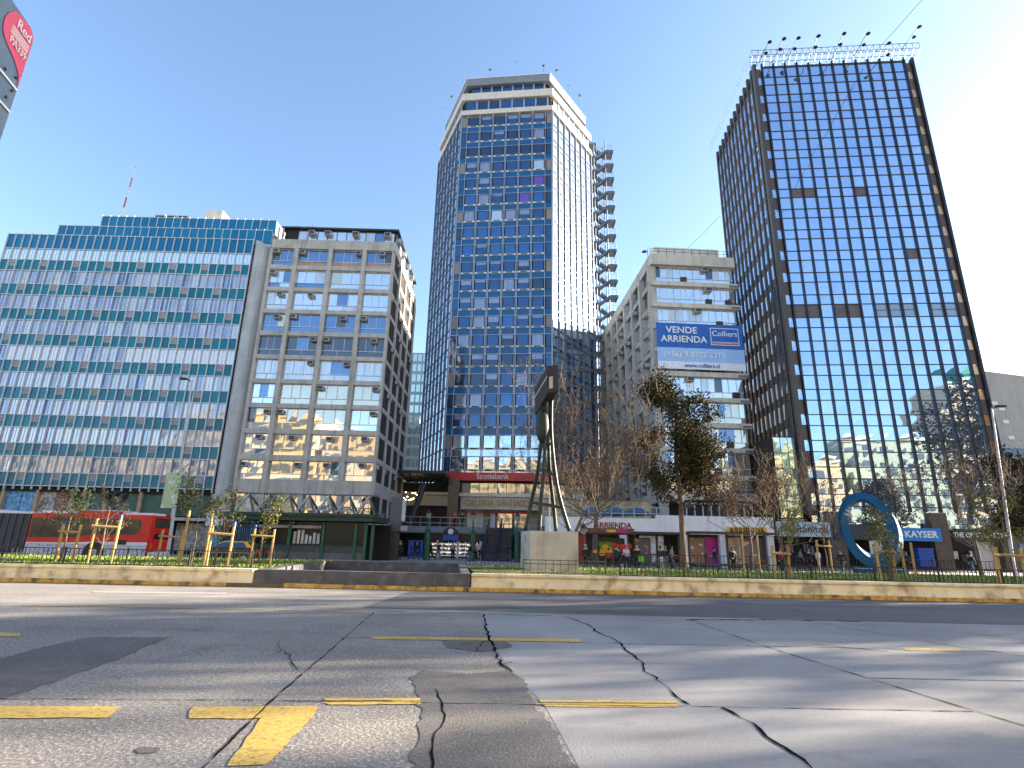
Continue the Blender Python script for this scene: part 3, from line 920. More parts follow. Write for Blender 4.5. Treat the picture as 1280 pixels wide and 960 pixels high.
# ================================================================ concrete office in the middle (with the banner)
c_org, c_ang = (16.35, 60.0), 3.0
CC = thing('office_building', 'pale concrete office block with ribbon windows behind the blue rental banner', 'building', (*c_org, 0), rad(c_ang))
CW, CD = 10.15, 27.5
cz = [6.78, 8.92, 11.94, 14.7, 17.62, 20.57, 23.42, 26.25, 29.04, 31.81, 34.85]
ch = [.5, .26, .24, .28, .25, .28, .26, .26, .27, .27, .66]
b = MB(); b.box(.5, CW - .3, .7, CD, 0, 35.2); b.build('wall', M_['void'], CC)
CL = FT(0, CD, -90)
for j, (z, h) in enumerate(zip(cz, ch)):
    b = MB()
    e = .25 if h < .5 else .12
    b.box(-.05, CW + (.35 if h < .5 else .1), -.32 if h < .5 else -.5, .69, z - h, z + h)
    b.build('floor_slab', M_['concrete_pale'], CC)
    b = MB(CL); b.box(.05, CD - .7, -.07, .6, z - h * 1.1, z + h * 1.1); b.build('floor_slab', M_['concrete'], CC)
    if 0 < j < 10:
        b = MB(); b.box(CW - .7, CW + .42, -.36, -.325, z - .2, z + .05); b.build('trim', M_['steel_dark'], CC)
cp = [.3 + i * (CD - .6) / 7 for i in range(8)]
for x in cp:
    b = MB(CL); b.box(x - .36, x + .36, -.28, .62, 0, 34.15); b.build('pier', M_['concrete'], CC)
b = MB(); b.box(-.02, .3, .0, .9, 0, 34.1); b.build('pier', M_['concrete_pale'], CC)
its, acs = [], []
r = random.Random(33)
m_brown = mat('brown_panel', (0.05, 0.035, 0.03), .6)
for k in range(len(cz) - 1):
    z0, z1 = cz[k] + ch[k], cz[k + 1] - ch[k + 1]
    for i in range(4):
        x0, x1 = .34 + i * 2.44, .34 + (i + 1) * 2.44 - .04
        its.append(win_bay(TI, x0, x1, z0, z1, r, y=.12, pref=0 if k > 3 else r.choice([0, 4, 4])))
    for q in range(r.randrange(1, 3)):
        x = r.uniform(2.5, 9)
        b = MB(); b.box(x, x + .75, -.02, .1, z0 + .08, z0 + .8); b.build('panel', m_brown, CC)
    if r.random() < .8: acs.append(ac_unit(TI, r.uniform(3, 7), z1 - .55, .06, .8, .5, .5))
    for i in range(7):
        x0, x1 = cp[i] + .37, cp[i + 1] - .37
        its.append(win_bay(CL, x0, x1, z0, z1, r, y=.35, pref=r.choice([3, 3, 0, 2])))
        if r.random() < .5: acs.append(ac_unit(CL, r.choice([x0 + .2, x1 - .9]), z1 - .9, .2, .75, .5, .55))
many('window', its, LWM, CC)
for b in acs: b.build('air_conditioner', AC, CC)
b = MB(); b.box(1.1, 9.3, 1.4, 9, 35.4, 37.6); b.build('roof_room', M_['cream'], CC)
b = MB()
for zz in (36.0, 36.35): b.tube([(0, -.35, zz), (CW, -.35, zz)], .03, 4)
for i in range(11): b.tube([(i * CW / 10, -.35, 35.5), (i * CW / 10, -.35, 36.4)], .03, 4)
b.build('railing', M_['iron'], CC)
b = MB(); b.tube([(-.1, .3, 35.5), (-.1, .3, 36.6)], .04, 5); b.lathe((-.5, .3, 36.1), [(.1, 0), (.35, .1), (.1, .3)], 8); b.build('roof_aerial', M_['steel_dark'], CC)

# banner
x0, z1 = onface(818, 405, c_org, c_ang); x1, z0 = onface(930, 466, c_org, c_ang)
bn = thing('banner', 'large blue and white for-rent banner hung across the concrete office front', 'banner', (*c_org, 0), rad(c_ang))
m_ban = [mat('banner_blue', (0.012, 0.10, 0.42), .55, var=.06), mat('banner_sky', (0.30, 0.48, 0.76), .55, var=.05), mat('banner_white', (0.68, 0.70, 0.74), .55, var=.05)]
BW, BH = x1 - x0, z1 - z0
def ripple(mb, xa, xb, za, zb, y, m):
    n = 14
    for i in range(n):
        a, c = xa + (xb - xa) * i / n, xa + (xb - xa) * (i + 1) / n
        f = lambda q: y + .03 * math.sin(q * 2.1) + .015 * math.sin(q * 5.3)
        mb.quad((a, f(a), za), (c, f(c), za), (c, f(c), zb), (a, f(a), zb), m)
b = MB()
ripple(b, x0, x1, z0 + BH * .46, z1, -.55, 0); ripple(b, x0, x1, z0 + BH * .16, z0 + BH * .46, -.55, 1); ripple(b, x0, x1, z0, z0 + BH * .16, -.55, 2)
b.box(x0, x1, -.45, -.43, z0 + .05, z1 - .05, 2)
b.build('cloth', m_ban, bn)
fy = -.62
text('VENDE', BH * .2, M_['white'], bn, (x0 + BW * .29, fy, z0 + BH * .84), bold=.015, sx=1.05)
text('ARRIENDA', BH * .2, M_['white'], bn, (x0 + BW * .31, fy, z0 + BH * .64), bold=.015)
text('(+56) 9 8772 2212', BH * .17, M_['white'], bn, (x0 + BW * .42, fy, z0 + BH * .31), bold=.008)
text('www.colliers.cl', BH * .12, m_ban[0], bn, (x0 + BW * .5, fy, z0 + BH * .08))
b = MB()
lx0, lx1, lz0, lz1 = x0 + BW * .62, x0 + BW * .95, z0 + BH * .54, z0 + BH * .92
b.box(lx0, lx1, fy, fy + .02, lz0, lz1, 0); b.box(lx0 + .08, lx1 - .08, fy - .01, fy + .01, lz0 + .08, lz1 - .08, 1)
for q, mi in enumerate((2, 3, 4)): b.box(lx0 + .14, lx1 - .14, fy - .02, fy, lz0 + .34 - q * .11, lz0 + .42 - q * .11, mi)
b.build('logo', [M_['white'], m_ban[0], m_ban[1], M_['yellow'], M_['red']], bn)
text('Colliers', BH * .17, M_['white'], bn, ((lx0 + lx1) / 2, fy - .02, lz0 + (lz1 - lz0) * .66))
b = MB()
for i in range(6):
    x = x0 + BW * i / 5
    b.tube([(x, -.55, z1), (x, -.33, z1 + .5)], .012, 4); b.tube([(x, -.55, z0), (x, -.33, z0 - .4)], .012, 4)
b.build('rope', M_['offwhite'], bn)

# ================================================================ dark mirrored tower on the right
r_org, r_ang = (29.3, 55.0), -4.6
RT = thing('office_tower', 'dark mirrored glass tower with black vertical fins on the right', 'building', (*r_org, 0), rad(r_ang))
RW, RD = 18.75, 16.5
m_rm = [glass('mirror_pane_%d' % i, c, .92, .012, .22, .35) for i, c in enumerate([(0.50, 0.64, 0.86), (0.47, 0.61, 0.84), (0.54, 0.67, 0.87)])]
m_rb = mat('bronze_panel', (0.13, 0.095, 0.085), .5, metal=.2, var=.2)
m_fin = mat('black_fin', (0.016, 0.017, 0.022), .4, metal=.2, var=.2)
m_finb = mat('bronze_fin', (0.075, 0.062, 0.055), .45, metal=.3, var=.15)
m_warm = glass('orange_reflection_pane', (0.75, 0.42, 0.22), .8, .15, .1)  # orange sun reflection of the right strip, put into the pane colour
zr = [57.65 - 2.67 * k for k in range(20)]         # top of each short pane
b = MB(); b.box(.25, RW - .25, .4, RD - .3, 5.2, 59.0); b.build('wall', M_['void'], RT)
bay = 1.402
fx = [.95 + i * bay for i in range(13)]
r = random.Random(15)
its = []
for k, z in enumerate(zr):
    rows = [(z - 1.13, z - .02), (z - 2.65, z - 1.17)]
    if k == 0: rows.append((z + .03, 59.2))
    for (a, c) in rows:
        for i in range(12):
            if k == 11 and a < z - 2 and i in (0, 1, 3, 4, 6, 7, 8, 10, 11):      # opened plant floor
                b = MB(); b.box(fx[i] + .05, fx[i + 1] - .05, .13, .2, a, c, 3 if i < 6 else 5); b.box(fx[i] + .05, fx[i + 1] - .05, .09, .12, a + .75, a + .83, 4)
                its.append(b); continue
            x0, x1 = fx[i] + .03, fx[i + 1] - .03
            e, e2 = r.uniform(-.006, .006), r.uniform(-.006, .006)
            op = (k, i) in ((6, 1), (6, 2), (6, 6), (9, 9)) and a > z - 1.2
            b = MB()
            b.add([(x0, .1 + e, a), (x1, .1 - e, a), (x1, .1 + e2 - (.35 if op else 0) * 0, c), (x0, .1 - e2, c)], [(0, 1, 2, 3)], r.randrange(3) if not op else 3)
            its.append(b)
many('glass_panel', its, m_rm + [m_rb, M_['steel_dark'], glass('grey_film_pane', (.30, .33, .38), .6, .06, .1)], RT)
b = MB()
for k, z in enumerate(zr):
    for q in (z, z - 1.15): b.box(.9, RW - .9, .04, .13, q - .045, q + .045)
b.box(.9, RW - .9, .0, .3, 59.1, 59.3)
b.build('transom_grid', M_['alu_dark'], RT)
for x in fx:
    b = MB(); b.box(x - .075, x + .075, -.10, .2, 5.3, 59.7); b.build('fin', m_fin, RT)
for xa, xb, mm in ((.34, .86, m_rm[2]), (RW - .86, RW - .14, m_warm)):          # narrow corner strips with small lights
    b = MB()
    b.box(xa, xb, .25, .4, 5.3, 59.1, 0)
    b.build('corner_strip', m_rb, RT)
    for z in zr:
        b = MB(); b.add([(xa + .05, .2, z - 1.05), (xb - .05, .17, z - 1.05), (xb - .05, .22, z + .05), (xa + .05, .21, z + .05)], [(0, 1, 2, 3)])
        b.build('corner_light', mm, RT)
for xa in (-.15, RW - .12):
    b = MB(); b.box(xa, xa + (.42 if xa < 1 else .24), -.1, .5, 5.3, 59.6); b.build('corner_column', m_finb if xa < 1 else m_fin, RT)
RL = FT(0, RD, -90)
b = MB(RL)
for i in range(12): 
    x = .35 + i * (RD - .9) / 11.4
    b.box(x - .17, x + .17, -.13, .3, 5.3, 59.7)
b.build('flank_fin', m_finb, RT)
its = []
for i in range(11):
    xa = .35 + i * (RD - .9) / 11.4 + .2; xb = xa + (RD - .9) / 11.4 - .4
    for k, z in enumerate(zr):
        b = MB(RL); e = r.uniform(-.01, .01)
        b.add([(xa, e, z - 2.6), (xb, -e, z - 2.6), (xb, e, z - .9), (xa, -e, z - .9)], [(0, 1, 2, 3)], r.randrange(2))
        b.box(xa, xb, .02, .1, z - .88, z + .05, 3)
        its.append(b)
many('flank_window', its, m_rm + [m_rb], RT, 60)
# roof rail and floodlights
b = MB()
for yy in (-.9, .1):
    for zz in (60.1, 60.9): b.tube([(-.4, yy, zz), (RW + .5, yy, zz)], .05, 4)
for i in range(27):
    x = -.4 + i * (RW + .9) / 26
    b.tube([(x, .1, 59.2), (x, -.9, 60.1), (x, -.9, 60.9), (x, .1, 60.9)], .04, 4)
for zz in (60.1, 60.9): b.tube([(-.4, -.9, zz), (-.9, RD, zz)], .035, 4); b.tube([(RW + .5, -.9, zz), (RW + .5, RD, zz)], .035, 4)
b.build('roof_railing', M_['steel_dark'], RT)
heads = [(961, 52), (979, 48), (997, 47), (1022, 44.5), (1054, 41.5), (1084, 41.5), (1110, 53.5), (1148, 33)]
feet = [(949, 78), (966, 78), (984, 76), (1012, 74), (1040, 74), (1068, 70), (1104, 69), (1124, 67)]
Ti = FT(*r_org, r_ang).inverted()
for (hx, hy), (qx, qy) in zip(heads, feet):
    a0 = Ti @ P(qx, qy, 53.6 if qx > 1000 else 54.3); a1 = Ti @ P(hx, hy, 51.4 if qx > 1000 else 52.2)
    a0.z = min(a0.z, 60.6)
    b = MB(); b.tube([(a0.x, .1, 60.0), a0, a1], .05, 5); pl = b.build('floodlight_arm', M_['iron'], RT)
    b = MB()
    d = (a1 - a0).normalized()
    b.lathe((a1.x + .1, a1.y, a1.z - .1), [(.08, .16), (.22, .1), (.26, 0), (.05, -.05)], 10); b.build('lamp', M_['iron'], pl); b = MB(); b.lathe((a1.x - d.x * .8, a1.y - d.y * .8, a1.z - .95), [(.06, .12), (.2, .05), (.22, -.08)], 8)
    b.build('lamp', M_['iron'], pl)
# street level of the mirrored tower
b = MB()
m_bst = mat('brown_stone', (0.085, 0.066, 0.052), .6, var=.3, scale=2.5)
for px in (1048, 1178, 1262):
    x, _ = onface(px, 690, r_org, r_ang)
    b = MB(); b.box(x - .75, x + .75, -.35, .6, 0, 5.25); b.build('pillar', m_bst, RT)
b = MB(); b.box(-.1, RW + .1, .3, .9, 4.9, 5.28); b.build('base_beam', m_fin, RT)
r2 = random.Random(8)
for i in range(9):
    x = .3 + i * 2.05
    b = MB(); e = r2.uniform(-.03, .03); b.add([(x, .45 + e, 3.7), (x + 1.95, .45 - e, 3.7), (x + 1.95, .45 + e, 4.88), (x, .45, 4.88)], [(0, 1, 2, 3)]); b.build('glass_panel', m_rm[i % 3], RT)
b = MB(); b.box(.1, RW - .1, 2.6, 3, 0, 4.9); b.build('shop_back_wall', M_['void'], RT)
m_sign = {'plat': mat('pale_sign', (0.42, 0.52, 0.56), .5, var=.04), 'navy': mat('navy_sign', (0.025, 0.033, 0.055), .5, var=.1),
          'kay': mat('sky_blue_sign', (0.01, 0.19, 0.55), .45, var=.04), 'opt': mat('black_sign', (0.02, 0.019, 0.024), .5, var=.1), 'char': mat('charcoal_letters', (0.05, 0.06, 0.08), .6)}
def shop_sign(px0, px1, py0, py1, m, words, mtext, tsize, yy=-.5, parent=RT, org=r_org, ang=r_ang, **k):
    x0, z1 = onface(px0, py0, org, ang); x1, z0 = onface(px1, py1, org, ang)
    b = MB(); b.box(x0, x1, yy, yy + .35, z0, z1)
    s = b.build('sign', m, parent)
    if words: text(words, (z1 - z0) * tsize, mtext, s, ((x0 + x1) / 2 + k.pop('dx', 0), yy - .01, (z0 + z1) / 2), **k)
    return s, x0, x1, z0, z1
s, x0, x1, z0, z1 = shop_sign(968, 1036, 652, 671.5, m_sign['plat'], 'platanitos', m_sign['char'], .72, dx=.35, bold=.012)
b = MB(); b.lathe((x0 + .75, -.52, (z0 + z1) / 2 + .15), [(.0, -.3), (.3, -.15), (.36, .05), (.1, .3)], 10); b.build('logo', mat('green_leaf_logo', (0.02, .28, .1), .5), s)
shop_sign(1038, 1120, 655, 675.5, m_sign['navy'], None, None, 0)
shop_sign(1122, 1174, 660, 677, m_sign['kay'], 'KAYSER', M_['white'], .72, bold=.02, dx=-.05)
shop_sign(1189, 1252, 661, 678, m_sign['opt'], 'THE OPTICAL STORE', M_['white'], .55, bold=.006, sx=.78)
# shop fronts
def shop_bits(px0, px1, cols, seed, depth=(0.3, 2.2), parent=RT, org=r_org, ang=r_ang, top=2.3):
    x0, _ = onface(px0, 690, org, ang); x1, _ = onface(px1, 690, org, ang)
    rr = random.Random(seed)
    for i in range(int((x1 - x0) / .8)):
        b = MB(); x = x0 + .1 + i * .8; y = rr.uniform(*depth)
        h = rr.uniform(.9, top)
        for q in range(5):
            b.box(x + q * .13, x + q * .13 + .1, y, y + .4, h - .75 + rr.uniform(-.1, .1), h, rr.randrange(len(cols)))
        b.box(x, x + .03, y + .2, y + .24, 0, h + .05, len(cols) - 1)
        b.build('display_rack', cols, parent)
cl = [mat('clothes_%d' % i, c, .9, var=.3, scale=4) for i, c in enumerate([(0.35, 0.05, 0.06), (0.05, 0.06, 0.12), (0.5, 0.42, 0.4), (0.3, 0.2, 0.28), (0.04, 0.04, 0.045)])]
shop_bits(985, 1030, cl, 1)
shop_bits(1196, 1245, [M_['offwhite'], cl[4], M_['steel'], cl[1]], 2)
b = MB(); xa, za = onface(1140, 683, r_org, r_ang); xb, zb = onface(1163, 708, r_org, r_ang)
for q in range(6): b.box(xa, xb, -.8 - .05 * (q % 2), -.2, .35 + q * .28, .6 + q * .28)
b.build('display_stack', M_['blue'], RT)
xa, za = onface(1085, 678, r_org, r_ang)
b = MB(); b.box(xa, xa + 1.1, -.25, -.15, .4, 2.6, 0); b.box(xa + .2, xa + .8, -.27, -.24, .6, 2.3, 1); b.build('poster', [M_['offwhite'], m_post[1]], RT)
xa, _ = onface(1222, 690, r_org, r_ang)
b = MB(); b.box(xa, xa + 1.8, .2, .3, .2, 2.7); b.build('shop_window', M_['steel'], RT)

# green glass link block between the concrete office and the mirrored tower
AX = thing('link_building', 'low pale green glass link block between the banner office and the mirrored tower', 'building', (0, 55.6, 0))
m_gg = [glass('green_pane_a', (0.55, 0.66, 0.58), .7, .03, .25), glass('green_pane_b', (0.62, 0.7, 0.6), .75, .03, .25)]
ax0, ax1, az1 = 26.75, 29.0, P(960, 546, 55.6).z
b = MB(); b.box(ax0, ax1, .3, 8, 0, az1 + .1); b.build('wall', M_['void'], AX)
for j in range(5):
    for i in range(3):
        b = MB(); x0 = ax0 + i * .75; z0 = 4.6 + j * (az1 - 4.6) / 5
        b.add([(x0 + .03, r.uniform(.08, .12), z0 + .03), (x0 + .72, .1, z0 + .03), (x0 + .72, r.uniform(.08, .12), z0 + (az1 - 4.6) / 5 - .03), (x0 + .03, .1, z0 + (az1 - 4.6) / 5 - .03)], [(0, 1, 2, 3)], r.randrange(2))
        b.build('glass_panel', m_gg, AX)
b = MB(); b.box(ax0, ax1, 0, .29, 3, 4.5); b.build('fascia', M_['grey_render'], AX)
# ================================================================ gallery podium under the hexagonal tower
GA = thing('shopping_gallery', 'two-level shopping gallery with curved stone balcony band at the foot of the tall tower', 'building', (0, 66.0, 0))
gl = lambda p: Vector((p.x, p.y - 66.0, p.z))
za, zb = P(600, 660, 62).z, P(600, 667.5, 62).z
xl, xr = P(497, 663, 62).x, P(664, 663, 62).x
b = MB(); b.box(xl - 3, 7.5, -4.0, 14, zb, za - .02); b.box(xl - 3, 7.5, -4.06, -4.003, zb + .1, za + .08); b.build('balcony_slab', mat('blue_grey_steel', (0.16, 0.19, 0.24), .5, metal=.2), GA)
b = MB(); b.box(-22, 8, 9, 12, 0, 9.2); b.build('back_wall', mat('dark_void_backing', (0.045, 0.035, 0.03), .8, var=.4), GA)  # backing of the open void, its shade put into the dark colour
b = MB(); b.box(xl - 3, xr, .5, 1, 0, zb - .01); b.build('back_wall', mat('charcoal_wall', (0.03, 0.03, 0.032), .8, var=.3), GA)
b = MB()
for zz in (za + .45, za + 1.05): b.tube([(xl - 3, -3.95, zz), (6.5, -3.95, zz)], .035, 5)
n = 20
for i in range(n + 1):
    x = xl - 3 + (9.5 - xl) * i / n
    b.tube([(x, -3.95, za), (x, -3.95, za + 1.05)], .03, 5)
b.build('railing', M_['steel'], GA)
# curved band and glazing
m_band = mat('travertine_band', (0.47, 0.43, 0.36), .7, var=.12, scale=.7, streak=.25)
def arc_band(cx, cy, R, a0, a1, z0, z1, th, name, m, n=28):
    b = MB()
    pts = [(cx + R * math.sin(a0 + (a1 - a0) * i / n), cy - R * math.cos(a0 + (a1 - a0) * i / n)) for i in range(n + 1)]
    pin = [(cx + (R - th) * math.sin(a0 + (a1 - a0) * i / n), cy - (R - th) * math.cos(a0 + (a1 - a0) * i / n)) for i in range(n + 1)]
    for i in range(n):
        b.prism([pts[i], pts[i + 1], pin[i + 1], pin[i]], z0, z1, 0)
    return b.build(name, m, GA)
CXg = -.2; R_ = 22.0; CYg = 2.0 + R_
z0, z1 = P(600, 636.5, 68).z, P(600, 620.5, 68).z
aL = math.asin((P(575, 628, 68).x - CXg) / R_); aR = math.asin((9.5 - CXg) / R_)
arc_band(CXg, CYg, R_, aL, aR, z0, z1, .5, 'stone_band', m_band)
z2 = P(600, 616, 68).z
arc_band(CXg, CYg, R_ + .25, aL - .01, aR, z1 + .003, z2, .9, 'stone_band', M_['cream'])
z3 = P(600, 604, 69).z
m_warmgl = glass('warm_lobby_glass', (0.62, 0.58, 0.47), .6, .04, .3, folds=.25, fold_col=(.5, .45, .35))
for i in range(14):
    a0, a1 = aL + (aR - aL) * i / 14, aL + (aR - aL) * (i + .94) / 14
    arc_band(CXg, CYg + .8, R_, a0, a1, z2 + .05, z3, .1, 'glass_panel', m_warmgl, 1)
words = 'GALERIA SANTIAGO CENTRO'
tot = 12.0
adv = {'I': .45, ' ': .55}
L_ = sum(adv.get(c, 1) for c in words)
s0 = P(582, 628, 68).x - CXg; s1 = P(697, 628, 68).x - CXg
acc = 0
for c in words:
    w = adv.get(c, 1)
    t = (acc + w / 2) / L_; acc += w
    if c == ' ': continue
    a = math.asin((s0 + (s1 - s0) * t) / R_)
    text(c, 1.05, M_['gold'], GA, (CXg + (R_ + .06) * math.sin(a), CYg - (R_ + .06) * math.cos(a), (z0 + z1) / 2), rot=(PI / 2, 0, a), bold=.012, ext=.05)
# red strips under the band
for pa, pb, words in ((584, 604, 'Scotiabank'), (612, 661, 'Scotiabank')):
    x0, x1 = P(pa, 640, 69.5).x, P(pb, 640, 69.5).x
    zz0, zz1 = P(620, 641.5, 69.5).z, P(620, 634.5, 69.5).z
    b = MB(); b.box(x0, x1, 3.4, 3.6, zz0, zz1); s = b.build('sign', M_['red'], GA)
    text(words, .5, M_['white'], s, ((x0 + x1) / 2, 3.39, (zz0 + zz1) / 2))
zl = P(600, 636, 70).z
for pa, pb, m in ((584, 604, M_['cream']), (613, 619, M_['offwhite']), (622, 640, m_warmgl), (643, 660, m_warmgl)):
    x0, x1 = P(pa, 650, 70).x, P(pb, 650, 70).x
    b = MB(); b.box(x0, x1, 3.8, 4.0, za, zl); b.box(x0 + .05, x0 + .12, 3.74, 3.8, za, zl); b.build('bank_front', m, GA)
b = MB(); b.box(-7, 6, 4.3, 4.5, za, zl); b.build('back_wall', mat('cream_lobby_wall', (0.35, 0.29, 0.2), .8), GA)
# dark column and the farther curved band on the left
x0, x1 = P(560.5, 630, 68.5).x, P(573.5, 630, 68.5).x
b = MB(); b.box(x0, x1, 1.5, 3.2, 0, 9.0); b.build('column', mat('polished_dark_stone', (0.02, 0.02, 0.022), .25, var=.4, scale=3), GA)
arc_band(-9.8, 22, 14, -.42, .14, P(540, 632, 74).z, P(540, 619, 74).z, .5, 'stone_band', m_band)
arc_band(-9.8, 22, 14.3, -.42, .14, P(540, 618.6, 74).z, P(540, 615, 74).z, .8, 'stone_band', M_['cream'])
b = MB()
xa, xb = P(503, 600, 66).x, P(556, 600, 66).x
zc = P(530, 592, 66).z
b.box(xa - 1, xb, -1, 9, zc - .08, zc + .25)
for i in range(7):
    x = xa + (xb - xa) * i / 6
    b.tube([(x, -.9, zc), (x + .5, 1, zc - 1.1), (x + 1, 3, zc)], .06, 5); b.tube([(x, -.9, zc - .05), (x + .9, -.9, zc - .05)], .06, 5)
b.build('canopy', M_['black'], GA)
b = MB(); b.tube([P(512, 655, 66) - Vector((0, 66, 0)), P(530, 605, 66) - Vector((0, 66, 0))], .35, 8); b.build('strut', M_['alu_dark'], GA)
# lamps glowing under the canopy
m_lamp = mat('warm_lamp', (1.0, .72, .38), .5, var=.02, emit=5.0)
r = random.Random(6)
b = MB()
for i in range(16):
    p = P(r.uniform(505, 527), r.uniform(612, 628), 70) - Vector((0, 66, 0))
    b.lathe(tuple(p), [(.01, -.07), (.07, 0), (.01, .07)], 6)
b.build('string_lamp', m_lamp, GA)
# bright shop at plaza level
x0, x1 = P(535, 680, 62.5).x, P(601, 680, 62.5).x
zt = zb
b = MB(); b.box(x0, x1, -1.2, -1.0, .1, zt - .9); b.build('shop_wall', mat('glowing_shop_wall', (0.55, 0.54, 0.5), .7, var=.3, scale=3, emit=.25), GA)  # shop lighting put into the wall as a glow of its own
b = MB()
for x in (P(547, 680, 62).x, P(572, 680, 62).x, x1): b.box(x - .13, x + .13, -3.8, -3.5, 0, zt - .75)
b.build('white_post', M_['white'], GA)
b = MB(); b.box(x0 - .4, x1 + .6, -3.7, -3.4, zt - .72, zt - .02); b.box(x0, x1, -3.7, -3.4, 0.0, .2); b.build('sign_fascia', M_['black'], GA)
cols = [mat('goods_%d' % i, c, .6, var=.2) for i, c in enumerate([(0.05, 0.2, 0.5), (0.6, 0.55, 0.45), (0.55, 0.35, 0.1), (0.3, 0.32, 0.34), (0.4, 0.1, 0.08)])]
for i in range(9):
    b = MB(); x = x0 + .2 + i * (x1 - x0) / 9
    for s_ in range(5):
        for q in range(4):
            b.box(x + q * .15, x + q * .15 + .12, -2.4, -2.0, .25 + s_ * .42, .25 + s_ * .42 + r.uniform(.15, .36), r.randrange(5))
        b.box(x - .02, x + .62, -2.42, -1.95, .2 + s_ * .42, .23 + s_ * .42, 3)
    b.build('display_shelf', cols, GA)
p = P(564, 657, 62); 
b = MB(); b.prof([(p.x - .95, zt - .75), (p.x + .95, zt - .75)] + [(p.x + .95 * math.cos(t), zt - .3 + .95 * math.sin(t)) for t in [PI * k / 12 for k in range(13)]], -4.2, -4.07); s = b.build('sign', M_['black'], GA)
b = MB(); b.lathe((p.x, -4.22, zt + .25), [(.3, -.001), (.3, .001)], 12)
bb = MB(); bb.prof([(p.x + .3 * math.cos(t), zt + .2 + .3 * math.sin(t)) for t in [2 * PI * k / 14 for k in range(14)]], -4.24, -4.2); bb.build('emblem', M_['white'], s)
bb = MB(); bb.box(p.x - .8, p.x + .8, -4.26, -4.2, zt - .72, zt - .2); bb.build('emblem', M_['blue'], s)
# escalators
es = []
for (xb_, xt_) in ((604, 617), (621, 632)):
    pb, pt = P(xb_ + 6, 698, 54.5), P(xt_ + 3, 648, 61.7)
    e = thing('escalator', 'left escalator with dark steps rising to the bank level' if xb_ == 604 else 'right escalator with blue handrails rising to the bank level', 'escalator', (pb.x, pb.y, 0), 0, 'escalators up to the gallery')
    d = Vector((pt.x - pb.x, pt.y - pb.y, za))
    b = MB(); w = .55
    for q in range(24):
        t = q / 24
        c = d * t
        b.box(c.x - w, c.x + w, c.y, c.y + .4, c.z, c.z + d.z / 24)
    b.bar(d * 0, d * 1.0 - Vector((0, 0, .4)), 1.2, .3)
    b.build('steps', mat('escalator_step', (0.06, 0.06, 0.065), .5, metal=.4), e)
    for sx in (-.68, .68):
        b = MB(); o = Vector((sx, 0, 0)); up = Vector((0, 0, .95))
        b.bar(o + Vector((0, 0, .35)), o + d + Vector((0, 0, .35)), .06, .75, 0)
        b.tube([o + Vector((0, -.4, .55)), o + Vector((0, -.4, .85)), o + up, o + d + up, o + d + up + Vector((0, .6, 0))], .07, 6, 1)
        b.build('balustrade', [mat('blue_balustrade', (0.12, 0.2, 0.28), .3, metal=.3), M_['black']], e)

# ================================================================ white shop row with terrace
SR = thing('shop_row', 'low white shop row with for-rent signs and a terrace on top', 'building', (0, 50.0, 0))
sx0, sxm, sx1 = P(690, 655, 50).x, P(838, 655, 50).x, P(967, 655, 50).x
zA, zB = P(700, 646.5, 50).z, P(900, 645.5, 50).z
z0 = P(830, 667, 50).z
b = MB(); b.box(sx0 - .6, sxm, 0, .5, z0, zA + .05); b.box(sxm + .003, sx1, -.02, .5, z0, zB); b.box(sxm - 1.2, sxm, -.01, .45, zA + .05, zA + .35); b.build('fascia', mat('white_fascia', (0.82, 0.82, 0.81), .75, var=.08, streak=.3), SR)
b = MB(); b.box(sx0 - .6, sx1, .5, 9, z0 + .5, zA - .1); b.build('roof_slab', M_['grey_render'], SR)
b = MB(); b.box(sx0 - .5, sx1 - .1, 4, 4.3, 0, z0 + .5); b.build('back_wall', mat('grey_shop_wall', (0.10, 0.10, 0.11), .8, var=.5, scale=.6), SR)
b = MB()
for px in (690, 705, 780, 858, 905, 964): 
    x = P(px, 680, 50).x; b = MB(); b.box(x - .3, x + .3, .05, .6, 0, z0 - .005); b.build('column', M_['offwhite'], SR)
rr = random.Random(77)
shopm = [mat('shop_fill_%d' % i, c, .6, var=.6, scale=2.5) for i, c in enumerate([(0.45, .45, .46), (0.09, .09, .095), (.42, .32, .24), (0.58, .6, .62)])] + [M_['magenta'], M_['red']]
for pa, pb, mi in ((708, 722, 3), (724, 733, 5), (800, 830, 3), (862, 880, 1), (882, 903, 4), (908, 930, 2), (932, 948, 4), (950, 962, 1)):
    x0, x1 = P(pa, 680, 50.8).x, P(pb, 680, 50.8).x
    b = MB(); b.box(x0, x1, .9, 1.0, .1, z0 - .2, mi); b.box(x0, x1, .8, .88, .9, 1.0, 5 if mi % 2 else 3)
    b.build('shop_front', shopm, SR)
def onY(px, py, Y): p = P(px, py, Y); return p.x, p.z
xa, zz = onY(766, 657, 50)
text('ARRIENDA', .68, mat('dark_red_letters', (.33, .015, .03), .5), SR, (xa, -.03, zz), bold=.012)
x0, zz1 = onY(908, 658.5, 50); x1, zz0 = onY(958, 668, 50)
b = MB(); b.box(x0, x1, -.16, -.03, zz0 - .05, zz1); s = b.build('sign', M_['yellow'], SR)
text('ARRIENDA', .62, M_['black'], s, ((x0 + x1) / 2, -.17, zz1 - .33), bold=.014, sx=1.05)
b = MB()
for q in range(17):
    if q not in (2, 5, 11): b.box(x0 + .3 + q * .19, x0 + .42 + q * .19, -.175, -.16, zz0 + .05, zz0 + .2)
b.build('lettering', M_['black'], s)
